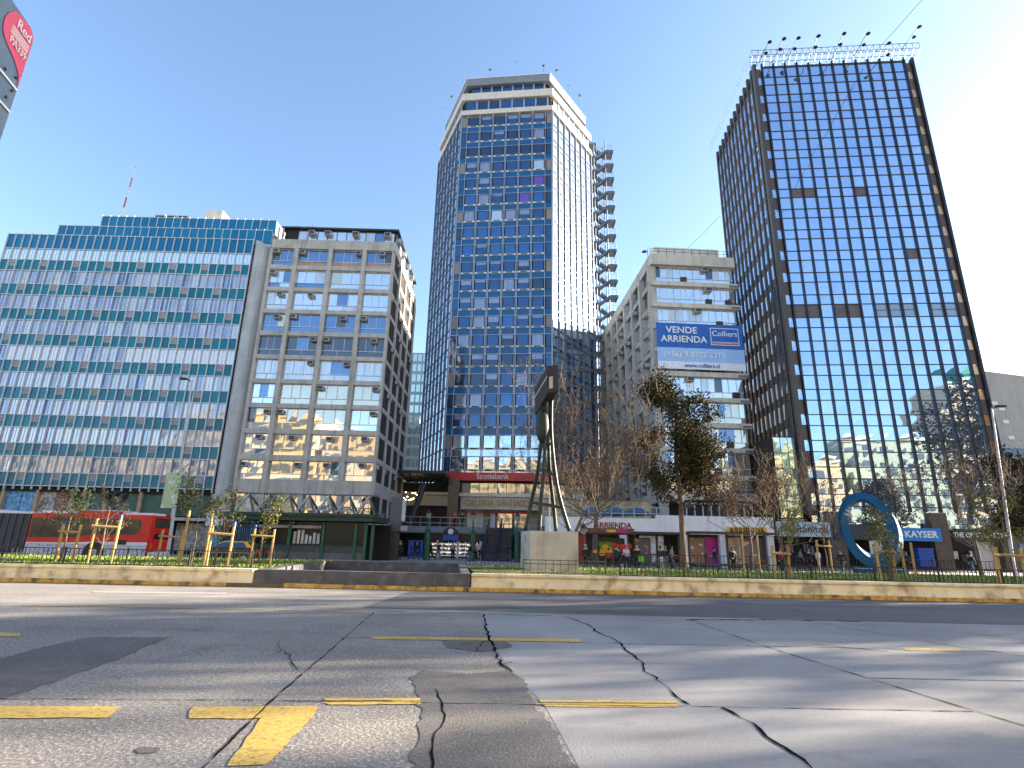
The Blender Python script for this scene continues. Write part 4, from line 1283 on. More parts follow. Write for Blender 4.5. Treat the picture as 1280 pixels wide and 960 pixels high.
# terrace railing, glass screens
b = MB()
xr0, xr1 = P(700, 636, 51).x, P(835, 640, 51).x
zt = P(760, 633.5, 51).z
for zz in (zt, zt - .55): b.tube([(xr0 - 1.5, 1, zz), (xr1, 1, zz)], .05, 5)
for i in range(12): 
    x = xr0 - 1.5 + (xr1 - xr0 + 1.5) * i / 11
    b.box(x - .05, x + .05, .95, 1.05, zA - .2, zt)
b.build('railing', M_['steel'], SR)
b = MB(); b.box(xr0 - 1.5, xr1, 7.0, 7.3, zA - .1, zA + 2.0); b.build('terrace_wall', mat('warm_terrace_wall', (0.42, 0.32, 0.18), .8, var=.6, scale=.7), SR)
b = MB(); x0, x1 = P(858, 640, 54).x, P(940, 640, 54).x
b.box(x0, x1, 4, 4.3, zB - .3, zB + 1.7, 0)
for i in range(9): b.box(x0 + i * (x1 - x0) / 8 - .06, x0 + i * (x1 - x0) / 8 + .06, 3.9, 3.99, zB - .3, zB + 1.4, 1)
b.box(x0, x1, 3.9, 3.985, zB + 1.3, zB + 1.42, 1)
b.build('terrace_screen', [M_['void'], M_['steel']], SR)
# terrace umbrellas
m_umb = mat('blue_canvas', (0.05, 0.12, 0.2), .8, var=.2)
for i, (px, lab) in enumerate(((742, 'leftmost closed-side blue umbrella on the terrace above the red rental letters'), (768, 'middle blue umbrella on the terrace above the white shop row'), (796, 'rightmost blue terrace umbrella beside the dark evergreen tree'))):
    p = P(px, 634, 54)
    u = thing('umbrella', lab, 'umbrella', (p.x, 54 , zA - .1), 0, 'blue umbrellas on the terrace')
    zt_ = p.z - zA + .1
    b = MB(); b.tube([(0, 0, 0), (0, 0, zt_ + .1)], .035, 6); b.build('pole', M_['steel'], u)
    b = MB(); vs = [(0, 0, zt_ + .15)] + [(1.35 * math.cos(PI * k / 4), 1.35 * math.sin(PI * k / 4), zt_ - .55) for k in range(8)]
    b.add(vs, [(0, 1 + k, 1 + (k + 1) % 8) for k in range(8)]); 
    for k in range(8):
        a, c = vs[1 + k], vs[1 + (k + 1) % 8]
        b.quad(a, c, (c[0], c[1], c[2] - .2), (a[0], a[1], a[2] - .2))
    b.build('canopy', m_umb, u)

# ================================================================ buildings in the distance
def far_block(label, x0, x1, y0, z1, m_wall, m_win, nx, nz, face='front', d=15):
    t = thing('distant_building', label, 'building', (x0, y0, 0))
    w = x1 - x0
    b = MB(); b.box(0, w, 0, d, 0, z1); b.build('wall', m_wall, t)
    for k in range(nz):
        for i in range(nx):
            b = MB(); x, z = w * (i + .12) / nx, z1 * (k + .15) / nz
            b.box(x, x + w * .76 / nx, -.06, .02, z, z + z1 * .7 / nz); b.build('window', m_win, t)
    return t
p0, p1 = P(506, 500, 112), P(531, 500, 112)
far_block('far pale green glass block seen through the gap left of the tall tower', p0.x, p1.x, 112, P(518, 441, 112).z, M_['steel'], m_gg[0], 4, 18)
p0, p1 = P(700, 550, 118), P(782, 550, 118)
far_block('far beige block seen behind the open fire stair', p0.x, p1.x, 118, P(770, 487, 118).z, mat('far_beige', (0.55, 0.44, 0.32), .9), M_['void'], 8, 9)
g0, g1 = P(1205, 520, 96), P(1300, 520, 96)
t = thing('distant_building', 'blank grey concrete wall of a far building at the right edge', 'building', (g0.x, 96, 0))
zt = P(1250, 463, 96).z
b = MB(); b.prof([(0, 0), (16, 0), (16, zt - 1.8), (14.4, zt - 1.2), (4, zt), (0, zt)], 0, 16); b.build('wall', mat('bleached_concrete', (0.40, 0.37, 0.34), .9, var=.1, scale=.3, streak=.3), t)
b = MB()
for px, py in ((1252, 511), (1257, 527), (1264, 547), (1243, 504)):
    p = P(px, py, 96); b = MB(); b.box(p.x - g0.x - .5, p.x - g0.x + .5, -.08, .02, p.z - .3, p.z + .3); b.build('vent', M_['white'], t)
g0 = P(1238, 580, 70)
t = thing('distant_building', 'low dark glass block in shade right of the mirrored tower', 'building', (g0.x + .6, 72, 0))
b = MB(); b.box(0, 34, 0, 12, 0, P(1260, 560, 72).z); b.build('wall', m_hw[0], t)
b = MB()
for i in range(20): b.box(i * 1.7, i * 1.7 + .12, -.08, .02, 0, P(1260, 560, 72).z)
b.build('mullion_grid', M_['alu_dark'], t)

# ================================================================ buildings across the avenue, behind the viewer (seen mirrored in the glass)
def opp(label, x0, x1, y, z1, col, glassy, seed, roofcol=None, band=False):
    rr = random.Random(seed)
    t = thing('facing_building', label, 'building', (x1, y, 0), PI)     # local +x runs towards -x, facade looks at the street
    w = x1 - x0
    mw = mat('facing_wall_%d' % seed, col, .85, var=.12, scale=.4, streak=.25)
    b = MB(); b.box(0, w, 0, 16, 0, z1); b.build('wall', mw, t)
    nz = int(z1 / 3.3); nx = int(w / (2.6 if not band else 4))
    wins = []
    for k in range(nz):
        z = 1.0 + k * (z1 - 1.5) / nz
        for i in range(nx):
            b = MB(); x = (i + .14) * w / nx
            b.box(x, x + w / nx * (.6 if not band else .9), -.07, .04, z, z + 1.55); wins.append(b)
    many('window', wins, glassy, t, 30)
    b = MB(); b.box(-.3, w + .3, -.4, 16, z1, z1 + .7); b.build('cornice', M_['cream'], t)
    if roofcol:
        b = MB(); b.box(w * .15, w * .8, 2, 14, z1 + .7, z1 + 5.5); b.build('roof_screen', roofcol, t)
    return t
ow = glass('facing_window', (0.10, 0.11, 0.12), .3, .05, .1)
m_grn = mat('green_mesh', (0.02, 0.22, 0.16), .8)
SPECS = [(-175, -122, 17, (0.50, 0.40, 0.25)), (-120, -84, 21, (0.60, 0.46, 0.27)), (-82, -46, 31, (0.64, 0.50, 0.30)), (-44, -12, 27, (0.52, 0.42, 0.27)),
         (-10, 24, 29, (0.64, 0.50, 0.30)), (26, 66, 22, (0.62, 0.47, 0.25)), (68, 88, 27, (0.42, 0.43, 0.28)), (90, 128, 40, (0.56, 0.43, 0.27)), (130, 190, 26, (0.55, 0.43, 0.27))]
LABS = ['farthest left tan block across the avenue, mirrored in glass', 'tall sand-coloured block across the avenue, mirrored in the teal windows', 'cream block across the avenue, mirrored in the left concrete office',
        'brown-grey low block across the avenue behind the viewer', 'pale stone block across the avenue, mirrored at the tall tower foot', 'low cream hall across the avenue, mirrored in the right tower base',
        'narrow olive block across the avenue, mirrored low in the right tower', 'tall banded block with green roof mesh, mirrored in the right tower', 'far right sandy block across the avenue']
for i, ((x0, x1, z1, c), lab) in enumerate(zip(SPECS, LABS)):
    opp(lab, x0, x1, -27.0, z1, c, ow, 100 + i, m_grn if i == 7 else None, band=(i in (2, 7)))
# ================================================================ street furniture
# ---- low fences
def fence(label, x0, x1, y, z, h, m, step=.16, panel=2.4, rails=(0.12, 1.0), group=None):
    t = thing('fence', label, 'fence', (x0, y, z), 0, group)
    L_ = x1 - x0
    n = max(1, round(L_ / panel))
    w = L_ / n
    for i in range(n):
        b = MB()
        for f in rails: b.box(i * w + .02, (i + 1) * w - .02, -.014, .014, h * f - .016, h * f + .016)
        k = int(w / step)
        for q in range(1, k):
            x = i * w + q * w / k
            b.box(x - .011, x + .011, -.008, .008, .02, h * (1.0 if q % 2 else .95))
        b.build('picket_panel', m, t)
    for i in range(n + 1):
        b = MB(); b.box(i * w - .025, i * w + .025, -.025, .025, 0, h * 1.08); b.build('post', m, t)
    return t
fence('long low black picket fence on the left lawn in front of the bus', -33.0, -9.6, 21.75, .55, .62, M_['iron'])
m_gf = mat('olive_fence_paint', (0.10, 0.11, 0.05), .6, var=.2)
fence('long low dark fence with a flat top rail along the right lawn', 4.2, 33.0, 21.85, .53, .56, M_['iron'])
fence('short olive green fence around the sculpture plinth', .6, 3.9, 23.2, .54, .52, m_gf, step=.3, rails=(.1, .72, 1.0))
fence('black picket fence on the plaza edge by the escalators', -2.3, 1.2, 31.6, .1, .95, M_['iron'], step=.2)
fence('black fence at the back of the left lawn before the green pavilion', -17.8, -10.8, 32.4, .1, 1.0, M_['iron'])
fence('dark fence at the back of the right lawn before the bus stops', 3.2, 30.0, 30.9, .1, 1.15, M_['iron'], step=.2)

# ---- sculpture on its plinth
m_pl = mat('pale_plinth_concrete', (0.52, 0.48, 0.40), .9, var=.1, scale=1.2, streak=.25, dirt=(0.16, 0.13, 0.11), dirt_scale=.8, dirt_amt=.45, bump=.2)
c0, c1, c2 = G(662, 712, .55), G(725, 713, .55), G(649, 709, .55)
prz = math.atan2(c1.y - c0.y, c1.x - c0.x) + rad(3)
pw = 2.3
ztp = P(690, 664, 26.5).z
pl = thing('plinth', 'pale concrete block plinth carrying the tall dark green sculpture', 'plinth', (c0.x, c0.y, .45), prz)
b = MB(); b.box(0, pw, 0, pw, 0, ztp - .45); b.build('block', m_pl, pl, bevel=.02)
b = MB(); b.box(-.012, -.002, pw * .35, pw * .62, ztp - 1.0, ztp - .65); b.build('plaque', M_['steel'], pl)
m_br = mat('green_bronze', (0.02, 0.027, 0.02), .5, metal=.3, var=.35, scale=3, streak=.4)
m_brd = mat('dark_bronze', (0.028, 0.024, 0.02), .55, metal=.3, var=.35, scale=2)
sc = thing('sculpture', 'tall dark bronze sculpture, four curved legs holding up a heavy tilted block', 'sculpture', (c0.x, c0.y, ztp), prz)
Si = (Matrix.Translation((c0.x, c0.y, ztp)) @ Matrix.Rotation(prz, 4, 'Z')).inverted()
def sp(px, py, Y): return Si @ P(px, py, Y)
legs = [[(657, 664), (664, 628), (671, 596), (675, 565), (678, 535), (681, 500)],
        [(674, 664), (676, 630), (679, 596), (681, 560), (683, 530), (684, 492)],
        [(695, 664), (692, 632), (688, 598), (686, 562), (687, 530), (689, 492)],
        [(712, 664), (703, 635), (696, 605), (691, 565), (689, 530), (690, 488)]]
depths = [[28.0, 27.9, 27.6, 27.4, 27.4, 27.5], [26.9, 26.95, 27.1, 27.15, 27.15, 27.1], [28.3, 28.2, 27.8, 27.5, 27.5, 27.5], [27.0, 27.05, 27.1, 27.2, 27.2, 27.2]]
lp_ = []
for L_, D_s in zip(legs, depths):
    ctrl = [sp(x, y, d) for (x, y), d in zip(L_, D_s)]
    ctrl[0].z = .02
    pts = []
    for i in range(len(ctrl) - 1):
        p0, p1, p2, p3 = ctrl[max(0, i - 1)], ctrl[i], ctrl[i + 1], ctrl[min(len(ctrl) - 1, i + 2)]
        for k in range(4):
            t = k / 4
            pts.append(.5 * ((2 * p1) + (p2 - p0) * t + (2 * p0 - 5 * p1 + 4 * p2 - p3) * t * t + (3 * p1 - p0 - 3 * p2 + p3) * t ** 3))
    pts.append(ctrl[-1])
    lp_.append(pts)
    b = MB(); b.tube(pts, [.105 - .03 * i / len(pts) for i in range(len(pts))], 10); b.build('leg', m_br, sc, smooth=True)
for idx in (4, 9, 13):
    b = MB()
    for a, c in ((0, 2), (1, 3), (0, 1), (2, 3)):
        b.bar(lp_[a][idx], lp_[c][idx], .12, .12)
    b.build('cross_bar', m_br, sc)
b = MB(); c = (sp(681, 528, 27.3)); b.lathe((c.x - .1, c.y, c.z - .55), [(.12, -.55), (.3, -.2), (.36, .3), (.32, .9), (.16, 1.2)], 14); b.build('drum', m_br, sc, smooth=True)
na, nb_ = sp(685, 457, 26.2), sp(697, 457, 26.2)
f0, f1, f2, f3 = sp(668, 485, 28.3), sp(684, 488, 28.3), sp(681, 520, 28.3), sp(668.5, 519, 28.3)
n0, n1, n2, n3 = sp(684.5, 457, 26.3), sp(697.5, 455.5, 26.3), sp(697.5, 489, 26.3), sp(684.5, 491.5, 26.3)
b = MB()
b.add([n0, n1, n2, n3, f0, f1, f2, f3], [(3, 2, 1, 0), (4, 5, 6, 7), (0, 1, 5, 4), (1, 2, 6, 5), (2, 3, 7, 6), (3, 0, 4, 7)])
b.build('block', m_brd, sc, bevel=.02)
b = MB()
lerp = lambda a, c, t: a + (c - a) * t
for t0, t1 in ((.36, .42),):
    for s_ in range(1):
        o = Vector((-.025, 0, 0))
        b.quad(lerp(n0, n3, t0) + o, lerp(f0, f3, t0) + o, lerp(f0, f3, t1) + o, lerp(n0, n3, t1) + o)
o = Vector((0, -.02, 0))
u = lambda a, c: lerp(lerp(n0, n1, a), lerp(n3, n2, a), c) + o
b.quad(u(.15, .42), u(.5, .42), u(.5, .85), u(.15, .85))  # patch of sunlight on the end face, laid on as a pale quad
b.build('groove_sun_patch', m_pl, sc)
fp_ = G(687, 668, .55)
fl = thing('flagpole', 'thin white pole standing behind the sculpture plinth', 'pole', (P(687, 660, 33).x, 33, 0))
b = MB(); b.tube([(0, 0, 0), (0, 0, P(684, 597, 33).z)], [.05, .035], 8); b.build('pole', M_['white'], fl)

# ---- blue ring sculpture
rc = P(1087, 666, 45.5)
rg = thing('ring_sculpture', 'big faceted blue ring sculpture standing before the navy shop sign', 'sculpture', (rc.x, rc.y, 0), rad(-20))
m_ring = mat('glossy_blue_paint', (0.003, 0.085, 0.19), .6, var=.06, spec=.25)
b = MB()
n = 40
rings = []
for i in range(n):
    t = 2 * PI * i / n
    rx, rz_ = 1.72, 2.5
    c = Vector((rx * math.cos(t) + .0, 0, rz_ * math.sin(t)))
    c.x -= .10 * c.z
    rad_dir = Vector((math.cos(t), 0, math.sin(t)))
    tw = t / 2 + .5
    e1 = rad_dir * math.cos(tw) + Vector((0, 1, 0)) * math.sin(tw)
    e2 = -rad_dir * math.sin(tw) + Vector((0, 1, 0)) * math.cos(tw)
    a, bb = .6, .4
    rings.append([c + e1 * a, c + e2 * bb, c - e1 * a, c - e2 * bb])
zlow = min(p.z for q in rings for p in q)
vs = [p + Vector((0, 0, -zlow + .25)) for q in rings for p in q]
fs = []
for i in range(n):
    j = (i + 1) % n
    sh_ = 2 if j == 0 else 0
    for k in range(4):
        k2 = (k + 1) % 4
        fs.append((i * 4 + k, i * 4 + k2, j * 4 + (k2 + sh_) % 4, j * 4 + (k + sh_) % 4))
b.add(vs, fs); b.build('ring', m_ring, rg)
b = MB(); b.box(-1.4, 1.9, -.9, .9, 0, .32); b.build('base', m_ring, rg, bevel=.03)

# ---- grey totem
tp = G(491, 700, 0)
tt = thing('totem', 'tall grey ribbed metal totem pillar on the plaza', 'sign pillar', (tp.x, tp.y, 0))
zt1, zt2 = P(491, 664, tp.y).z, P(494, 622, tp.y).z
b = MB(); b.box(-.42, .42, -.25, .25, 0, zt1 + .01); b.build('pillar', mat('dark_steel_panel', (0.075, 0.07, 0.06), .5, metal=.3, streak=.3), tt)
b = MB(); b.box(-.5, .55, -.36, .36, zt1 + .012, zt2, 0)
for i in range(6): b.box(-.5 + i * .18, -.42 + i * .18, -.385, -.36, zt1 + .012, zt2, 0)
b.box(.552, .8, -.3, .3, zt1 + .9, zt2 - .2, 1); b.box(.5, 1.15, -.3, -.2, zt1 + .05, zt1 + .5, 2)
b.build('display_head', [mat('grey_ribbed_metal', (0.12, 0.12, 0.125), .5, metal=.3), M_['offwhite'], M_['steel']], tt)

# ---- green pavilion (metro entrance)
gx0, gx1 = P(282, 690, 46).x, P(458, 694, 46).x
gv = thing('pavilion', 'dark green steel pavilion with a zigzag truss along its roof', 'pavilion', (gx0, 46, 0))
GW = gx1 - gx0
zr0, zr1 = P(370, 652, 46).z, P(370, 643, 46).z
ztr = P(370, 619, 46).z
b = MB(); b.box(-.8, GW + .5, -.8, 5, zr0 + .08, zr1); b.build('roof', M_['green_dark'], gv)
b = MB(); b.box(-1.0, GW + .7, -1.0, -.82, zr1 - .12, zr1 + .1); b.box(-.6, GW + 1.2, -.3, .3, zr1 + .02, zr1 + .12); b.build('gutter', M_['green_dark'], gv)
m_tr = mat('lit_truss_paint', (0.36, 0.38, 0.38), .5, var=.25, scale=2)  # sunlit legs of the truss: the light is put into a paler paint
m_trd = mat('unlit_truss_paint', (0.07, 0.1, 0.11), .5, var=.25)  # same truss away from the sun, darker by paint
n = 7
for i in range(n):
    xa = .3 + i * (GW + .2) / n; w = (GW + .2) / n
    b = MB(); b.bar((xa, -.2, zr1 + .1), (xa + w * .62, -.2, ztr), .16, .14, 0); b.bar((xa + w * .62, -.2, ztr), (xa + w * .95, -.2, zr1 + .1), .14, .14, 1)
    b.bar((xa + w * .62, -.2, ztr), (xa + w * .62, 3.2, zr1 + .1), .12, .12, 1)
    b.build('truss', [m_tr, m_trd], gv)
b = MB(); b.box(1.0, GW + .6, -.26, -.14, ztr, ztr + .1); b.build('top_chord', m_trd, gv)
m_dg = glass('dusty_dark_glass', (0.012, 0.02, 0.018), .0, .2, .1, spec=.3, coat=0.0)
m_slat = mat('corrugated_dark', (0.015, 0.02, 0.018), .6)
pts = [-.45, 2.0, 4.9, 7.6, 10.2, GW - .2, GW + .35]
for x in pts:
    b = MB(); b.box(x - .11, x + .11, -.1, .12, 0, zr0); b.build('post', mat('green_post', (0.02, 0.10, 0.055), .5), gv)
for i in range(5):
    xa, xb = pts[i] + .12, pts[i + 1] - .12
    b = MB(); b.box(xa, xb, .0, .1, 0, .65, 3); b.box(xa, xb, .02, .08, .66, 1.15, 2); b.box(xa, xb, -.03, .1, 1.15, 1.24, 4)
    if i == 0:
        k = int((xb - xa) / .16)
        for q in range(k): b.box(xa + q * .16, xa + q * .16 + .09, -.02, .06, 1.24, zr0, 1)
    elif i in (1, 2):
        b.box(xa, xb, .5, .55, 1.24, zr0, 0); 
        for q in range(int((xb - xa) / .14)): b.box(xa + q * .14, xa + q * .14 + .07, .0, .04, zr0 - .5, zr0 - .28, 5)
    else:
        b.box(xa, xb, .02, .06, 1.24, zr0, 0)
    b.build('wall_panel', [m_dg, m_slat, mat('mosaic_grey', (0.06, 0.068, 0.065), .6, var=.5, scale=8), mat('grey_plinth', (0.13, 0.13, 0.125), .8), M_['green_dark'], M_['offwhite']], gv)
r = random.Random(12)
for i in range(7):
    b = MB(); x = 5.1 + i * .32; b.box(x, x + .2, .3, .45, 1.3, 1.9 + r.uniform(0, .7), 0); b.build('display_item', [M_['offwhite'] if i % 2 else cols[1]], gv)
b = MB(); b.box(-.3, GW + .8, 4.6, 4.9, 0, zr0 - .01); b.build('back_wall', M_['void'], gv)

# ---- bus stop shelters on the right
m_roofk = mat('charcoal_roof', (0.035, 0.035, 0.038), .5)
def blobs(name, pal, scale):
    m, nt, b, N, L = _nodes(name)
    b.inputs['Roughness'].default_value = .4
    tc = N.new('ShaderNodeTexCoord'); v = N.new('ShaderNodeTexNoise'); v.inputs['Scale'].default_value = scale; v.inputs['Detail'].default_value = 1.5
    L.new(tc.outputs['Object'], v.inputs['Vector'])
    rp = N.new('ShaderNodeValToRGB'); rp.color_ramp.interpolation = 'CONSTANT' if len(pal) > 4 else 'LINEAR'
    for i, c in enumerate(pal):
        e = rp.color_ramp.elements[i] if i < 2 else rp.color_ramp.elements.new(0)
        e.position = .3 + .4 * i / len(pal); e.color = (*c, 1)
    L.new(v.outputs['Fac'], rp.inputs['Fac']); L.new(rp.outputs['Color'], b.inputs['Base Color'])
    return m
m_ad = [blobs('fruit_poster', [(.02, .015, .012), (.03, .02, .015), (.05, .25, .03), (.6, .45, .03), (.55, .03, .04), (.03, .02, .015)], 1.3),
        blobs('portrait_poster_a', [(.06, .05, .05), (.28, .2, .15), (.45, .34, .27), (.12, .1, .13)], 2.2), blobs('portrait_poster_b', [(.05, .05, .08), (.3, .22, .18), (.5, .42, .36), (.2, .12, .1)], 2.0)]
cols_f = [mat('poster_green', (.06, .3, .03), .5)]
def bus_stop(pa, pb, Y, label, header, ads):
    x0, x1 = P(pa, 690, Y).x, P(pb, 690, Y).x
    t = thing('bus_shelter', label, 'bus shelter', (x0, Y, 0), 0, 'bus shelters before the white shop row')
    W = x1 - x0
    zt_ = P((pa + pb) / 2, 668, Y).z
    b = MB(); b.box(-.1, W + .1, -.9, .9, zt_, zt_ + .16); b.build('roof', m_roofk, t, bevel=.03)
    if header:
        b = MB(); b.box(.3, W - .1, -.96, -.905, zt_ + .1, zt_ + .42, 0)
        b.box(W * .45, W * .62, -.98, -.955, zt_ + .15, zt_ + .33, 1); b.box(W * .63, W * .85, -.98, -.955, zt_ + .13, zt_ + .36, 2)
        b.build('header', [mat('brown_header', (0.16, 0.06, 0.045), .6), M_['yellow'], M_['magenta']], t)
    for x in (.2, W * .5, W - .2):
        b = MB(); b.box(x - .07, x + .07, .6, .75, 0, zt_); b.build('post', m_roofk, t)
    for xa, xb, mi in ads:
        b = MB(); b.box(W * xa, W * xb, .5, .62, .45, zt_ - .25, 0); b.box(W * xa + .06, W * xb - .06, .48, .5, .52, zt_ - .32, 1)
        ap = b.build('advert_panel', [m_roofk, m_ad[mi] if mi else M_['black']], t)
        if mi == 0:
            rf = random.Random(3); b = MB(); xm = W * (xa + xb) / 2; zm = (zt_ + .2) / 2
            for q in range(26):
                k = rf.randrange(3); cx_, cz_ = [(-.55, .3), (-.2, -.1), (.75, .25)][k]
                px_, pz_ = xm + cx_ + rf.gauss(0, .3), zm + cz_ + rf.gauss(0, .14); r_ = rf.uniform(.12, .26)
                b.prof([(px_ + r_ * math.cos(u_), pz_ + r_ * .85 * math.sin(u_)) for u_ in [2 * PI * j / 10 for j in range(10)]], .47 - .0008 * q, .478, k)
            b.build('fruit_picture', [cols_f[0], M_['yellow'], M_['red']], ap)
    b = MB(); b.box(.4, W - .4, .1, .5, .42, .5); b.box(.6, .7, .2, .4, 0, .42); b.box(W - .7, W - .6, .2, .4, 0, .42); b.build('bench', M_['steel_dark'], t)
    b = MB(); b.box(W * .62, W - .1, .7, .74, .8, .86, 0); b.box(.1, W - .1, .74, .78, .35, .5, 1); b.build('rail', [M_['red'], m_roofk], t)
    return t
bus_stop(727, 792, 42.5, 'bus shelter with a brown header and fruit advert beside the plinth', True, [(.36, .86, 0)])
bus_stop(793, 856, 42.5, 'bus shelter just left of the dark evergreen trunk', False, [(.03, .36, 1)])
bus_stop(862, 966, 42.5, 'widest bus shelter right of the dark evergreen trunk', False, [(.02, .22, 2), (.66, .85, 1)])

# ---- lamps
def globe_lamp(px, py, ptop, label, fat=True):
    q = P(px, py, 53.0 if px < 700 else 41.0)
    t = thing('street_lamp', label, 'street lamp', (q.x, q.y, 0), 0, 'old-style lanterns on green posts')
    h = P(px, ptop, q.y).z
    b = MB()
    if fat: b.lathe((0, 0, 0), [(.34, 0), (.34, .2), (.27, .3), (.25, h - 1.9), (.3, h - 1.8), (.1, h - 1.6), (.06, h - .75)], 12)
    else: b.lathe((0, 0, 0), [(.16, 0), (.1, .5), (.06, 1.2), (.05, h - .75)], 10)
    b.build('post', mat('lamp_green', (0.015, 0.085, 0.04), .5), t)
    b = MB(); b.lathe((0, 0, h - .72), [(.12, 0), (.26, .4), (.27, .42)], 8); b.build('lantern', mat('milky_glass', (0.28, 0.27, 0.24), .3), t)
    b = MB(); b.lathe((0, 0, h - .29), [(.3, 0), (.14, .2), (.03, .36)], 8); b.build('cap', M_['black'], t)
globe_lamp(533, 693, 638, 'green lantern post in front of the bright corner shop')
globe_lamp(590, 694, 640, 'green lantern post left of the escalators')
globe_lamp(646, 694, 641, 'green lantern post right of the escalators near the plinth')
globe_lamp(475, 692, 638, 'green lantern post beside the grey totem pillar')
globe_lamp(449, 692, 622, 'thin lantern post at the right end of the green pavilion', False)
globe_lamp(730, 700, 655, 'lantern post at the left end of the fruit advert shelter', False)
def tall_lamp(pb, pt, Y, dx, label, sign=None):
    p0, p1 = P(*pb, Y), P(*pt, Y)
    t = thing('street_lamp', label, 'street lamp', (p0.x, Y, 0))
    d = p1.x - p0.x
    b = MB(); b.tube([(0, 0, 0), (d * .02, 0, 1.2), (d, 0, p1.z)], [.13, .11, .06], 10); b.build('pole', M_['steel'], t)
    b = MB(); b.tube([(d, 0, p1.z - .05), (d + dx * .6, 0, p1.z + .12)], .04, 6); b.box(d + dx * .5 - .1, d + dx + .1 if dx > 0 else d + dx * .5 + .1, -.14, .14, p1.z + .08, p1.z + .2) if dx > 0 else b.box(d + dx - .1, d + dx * .5, -.14, .14, p1.z + .08, p1.z + .2)
    b.build('lamp_head', M_['iron'], t)
    return t, p0
t, p0 = tall_lamp((211, 685), (240, 476), 37.5, -.75, 'tall thin street lamp in front of the teal block carrying a pale green banner')
s0, s1 = P(205, 635, 37.5), P(225, 591, 37.5)
b = MB(); xs0, xs1 = s0.x - p0.x - .05, s1.x - p0.x - .35
b.add([(xs0, -.1, s0.z), (xs0 + 1.05, -.1, s0.z), (xs1 + .05, -.1, s1.z), (xs1 - 1.0, -.1, s1.z)], [(0, 1, 2, 3)])
xq = P(216, 612, 37.5).x - p0.x - .02
b = MB(); b.box(xq - .5, xq + .5, -.12, -.06, s0.z, s1.z, 0); b.build('pole_banner', [blobs('leafy_banner', [(.50, .58, .56), (.56, .63, .60), (.55, .63, .57), (.36, .47, .30)], .9)], t)
tall_lamp((1263, 690), (1239.5, 510), 38.0, .9, 'tall thin street lamp at the right end of the mirrored tower')
b = MB()
q = P(61 * 1.0 + 62, 626, 37); vl = thing('street_lamp', 'black multi-globe lantern post half hidden behind the bus', 'street lamp', (P(131, 690, 46.5).x, 46.5, 0))
hz_ = P(131, 620, 46.5).z
b = MB(); b.lathe((0, 0, 0), [(.2, 0), (.1, .6), (.06, hz_ - .4)], 8); b.tube([(-.7, 0, hz_ - .2), (-.35, 0, hz_ - .55), (0, 0, hz_ - .5), (.35, 0, hz_ - .55), (.7, 0, hz_ - .2)], .05, 6); b.build('post', M_['iron'], vl)
for x in (-.7, 0, .7):
    b = MB(); b.lathe((x, 0, hz_ - .3 + (.25 if x == 0 else 0)), [(.08, -.1), (.22, .2), (.26, .4), (.02, .62)], 8); b.build('lantern', M_['iron'], vl)

# ---- bus
bx = P(184, 690, 39.0).x
BL = 8.3
bus = thing('bus', 'red and white articulated city bus with a dark grey bellows', 'bus', (bx, 39.0, 0), rad(.8))
m_bw = mat('bus_white', (0.70, 0.71, 0.74), .35, var=.04); m_br_ = mat('bus_red', (0.62, 0.02, 0.018), .3, var=.06, coat=.4)
m_bg = glass('bus_window', (0.13, 0.11, 0.08), .5, .04, .6, .5)
b = MB(); b.box(-BL, 0, 0, 2.5, .35, 3.02); b.build('body', m_br_, bus, bevel=.09)
b = MB(); b.box(-BL + .1, -.15, -.02, .02, .33, 1.02); b.build('skirt', blobs('bus_skirt', [(.55, .57, .63), (.6, .62, .68), (.16, .2, .33), (.5, .52, .6)], 6.0), bus)
b = MB(); b.prof([(-BL + .1, 1.03), (-.12, 1.03), (-.12, 1.22), (-3.6, 1.22), (-5.4, 1.12), (-BL + .1, 1.1)], -.018, .02); b.build('white_stripe', m_bw, bus)
b = MB(); b.prof([(-BL + .15, 1.42), (-5.3, 1.46), (-4.0, 1.68), (-1.2, 1.68), (-.75, 1.95), (-.75, 2.55), (-.9, 2.72), (-BL + .15, 2.72)], -.016, .02); b.build('window', m_bg, bus)
b = MB(); b.box(-BL + .2, -5.5, .3, 2.2, 3.0, 3.2, 0); b.box(-5.3, -2.6, .2, 2.3, 3.0, 3.3, 1); b.box(-2.4, -.4, .4, 2.1, 3.0, 3.18, 0); b.build('roof_pod', [m_bw, m_br_], bus, bevel=.04)
b = MB()
for k in range(9):
    x = -BL - .08 - k * .24
    b.box(x - .2, x, .08 + .05 * (k % 2), 2.42, .45, 2.95)
b.build('bellows', mat('bellows_rubber', (0.07, 0.07, 0.075), .8, var=.3, streak=.3), bus)
b = MB(); b.box(-BL - 2.2, -BL, .05, 2.45, 2.96, 3.1); b.build('roof_cover', m_bw, bus)
b = MB(); b.box(-BL - 9.5, -BL - 2.25, 0, 2.5, .35, 3.02); b.build('body', m_br_, bus, bevel=.09)
b = MB(); b.box(-BL - 9.4, -BL - 2.3, -.02, .02, .33, 1.2); b.build('skirt', m_bw, bus)
b = MB(); b.box(-BL - 9.3, -BL - 2.4, -.016, .02, 1.45, 2.7); b.build('window', m_bg, bus)
b = MB(); b.box(-BL - 9, -BL - 2.6, .3, 2.2, 3.0, 3.2); b.build('roof_pod', m_bw, bus, bevel=.04)
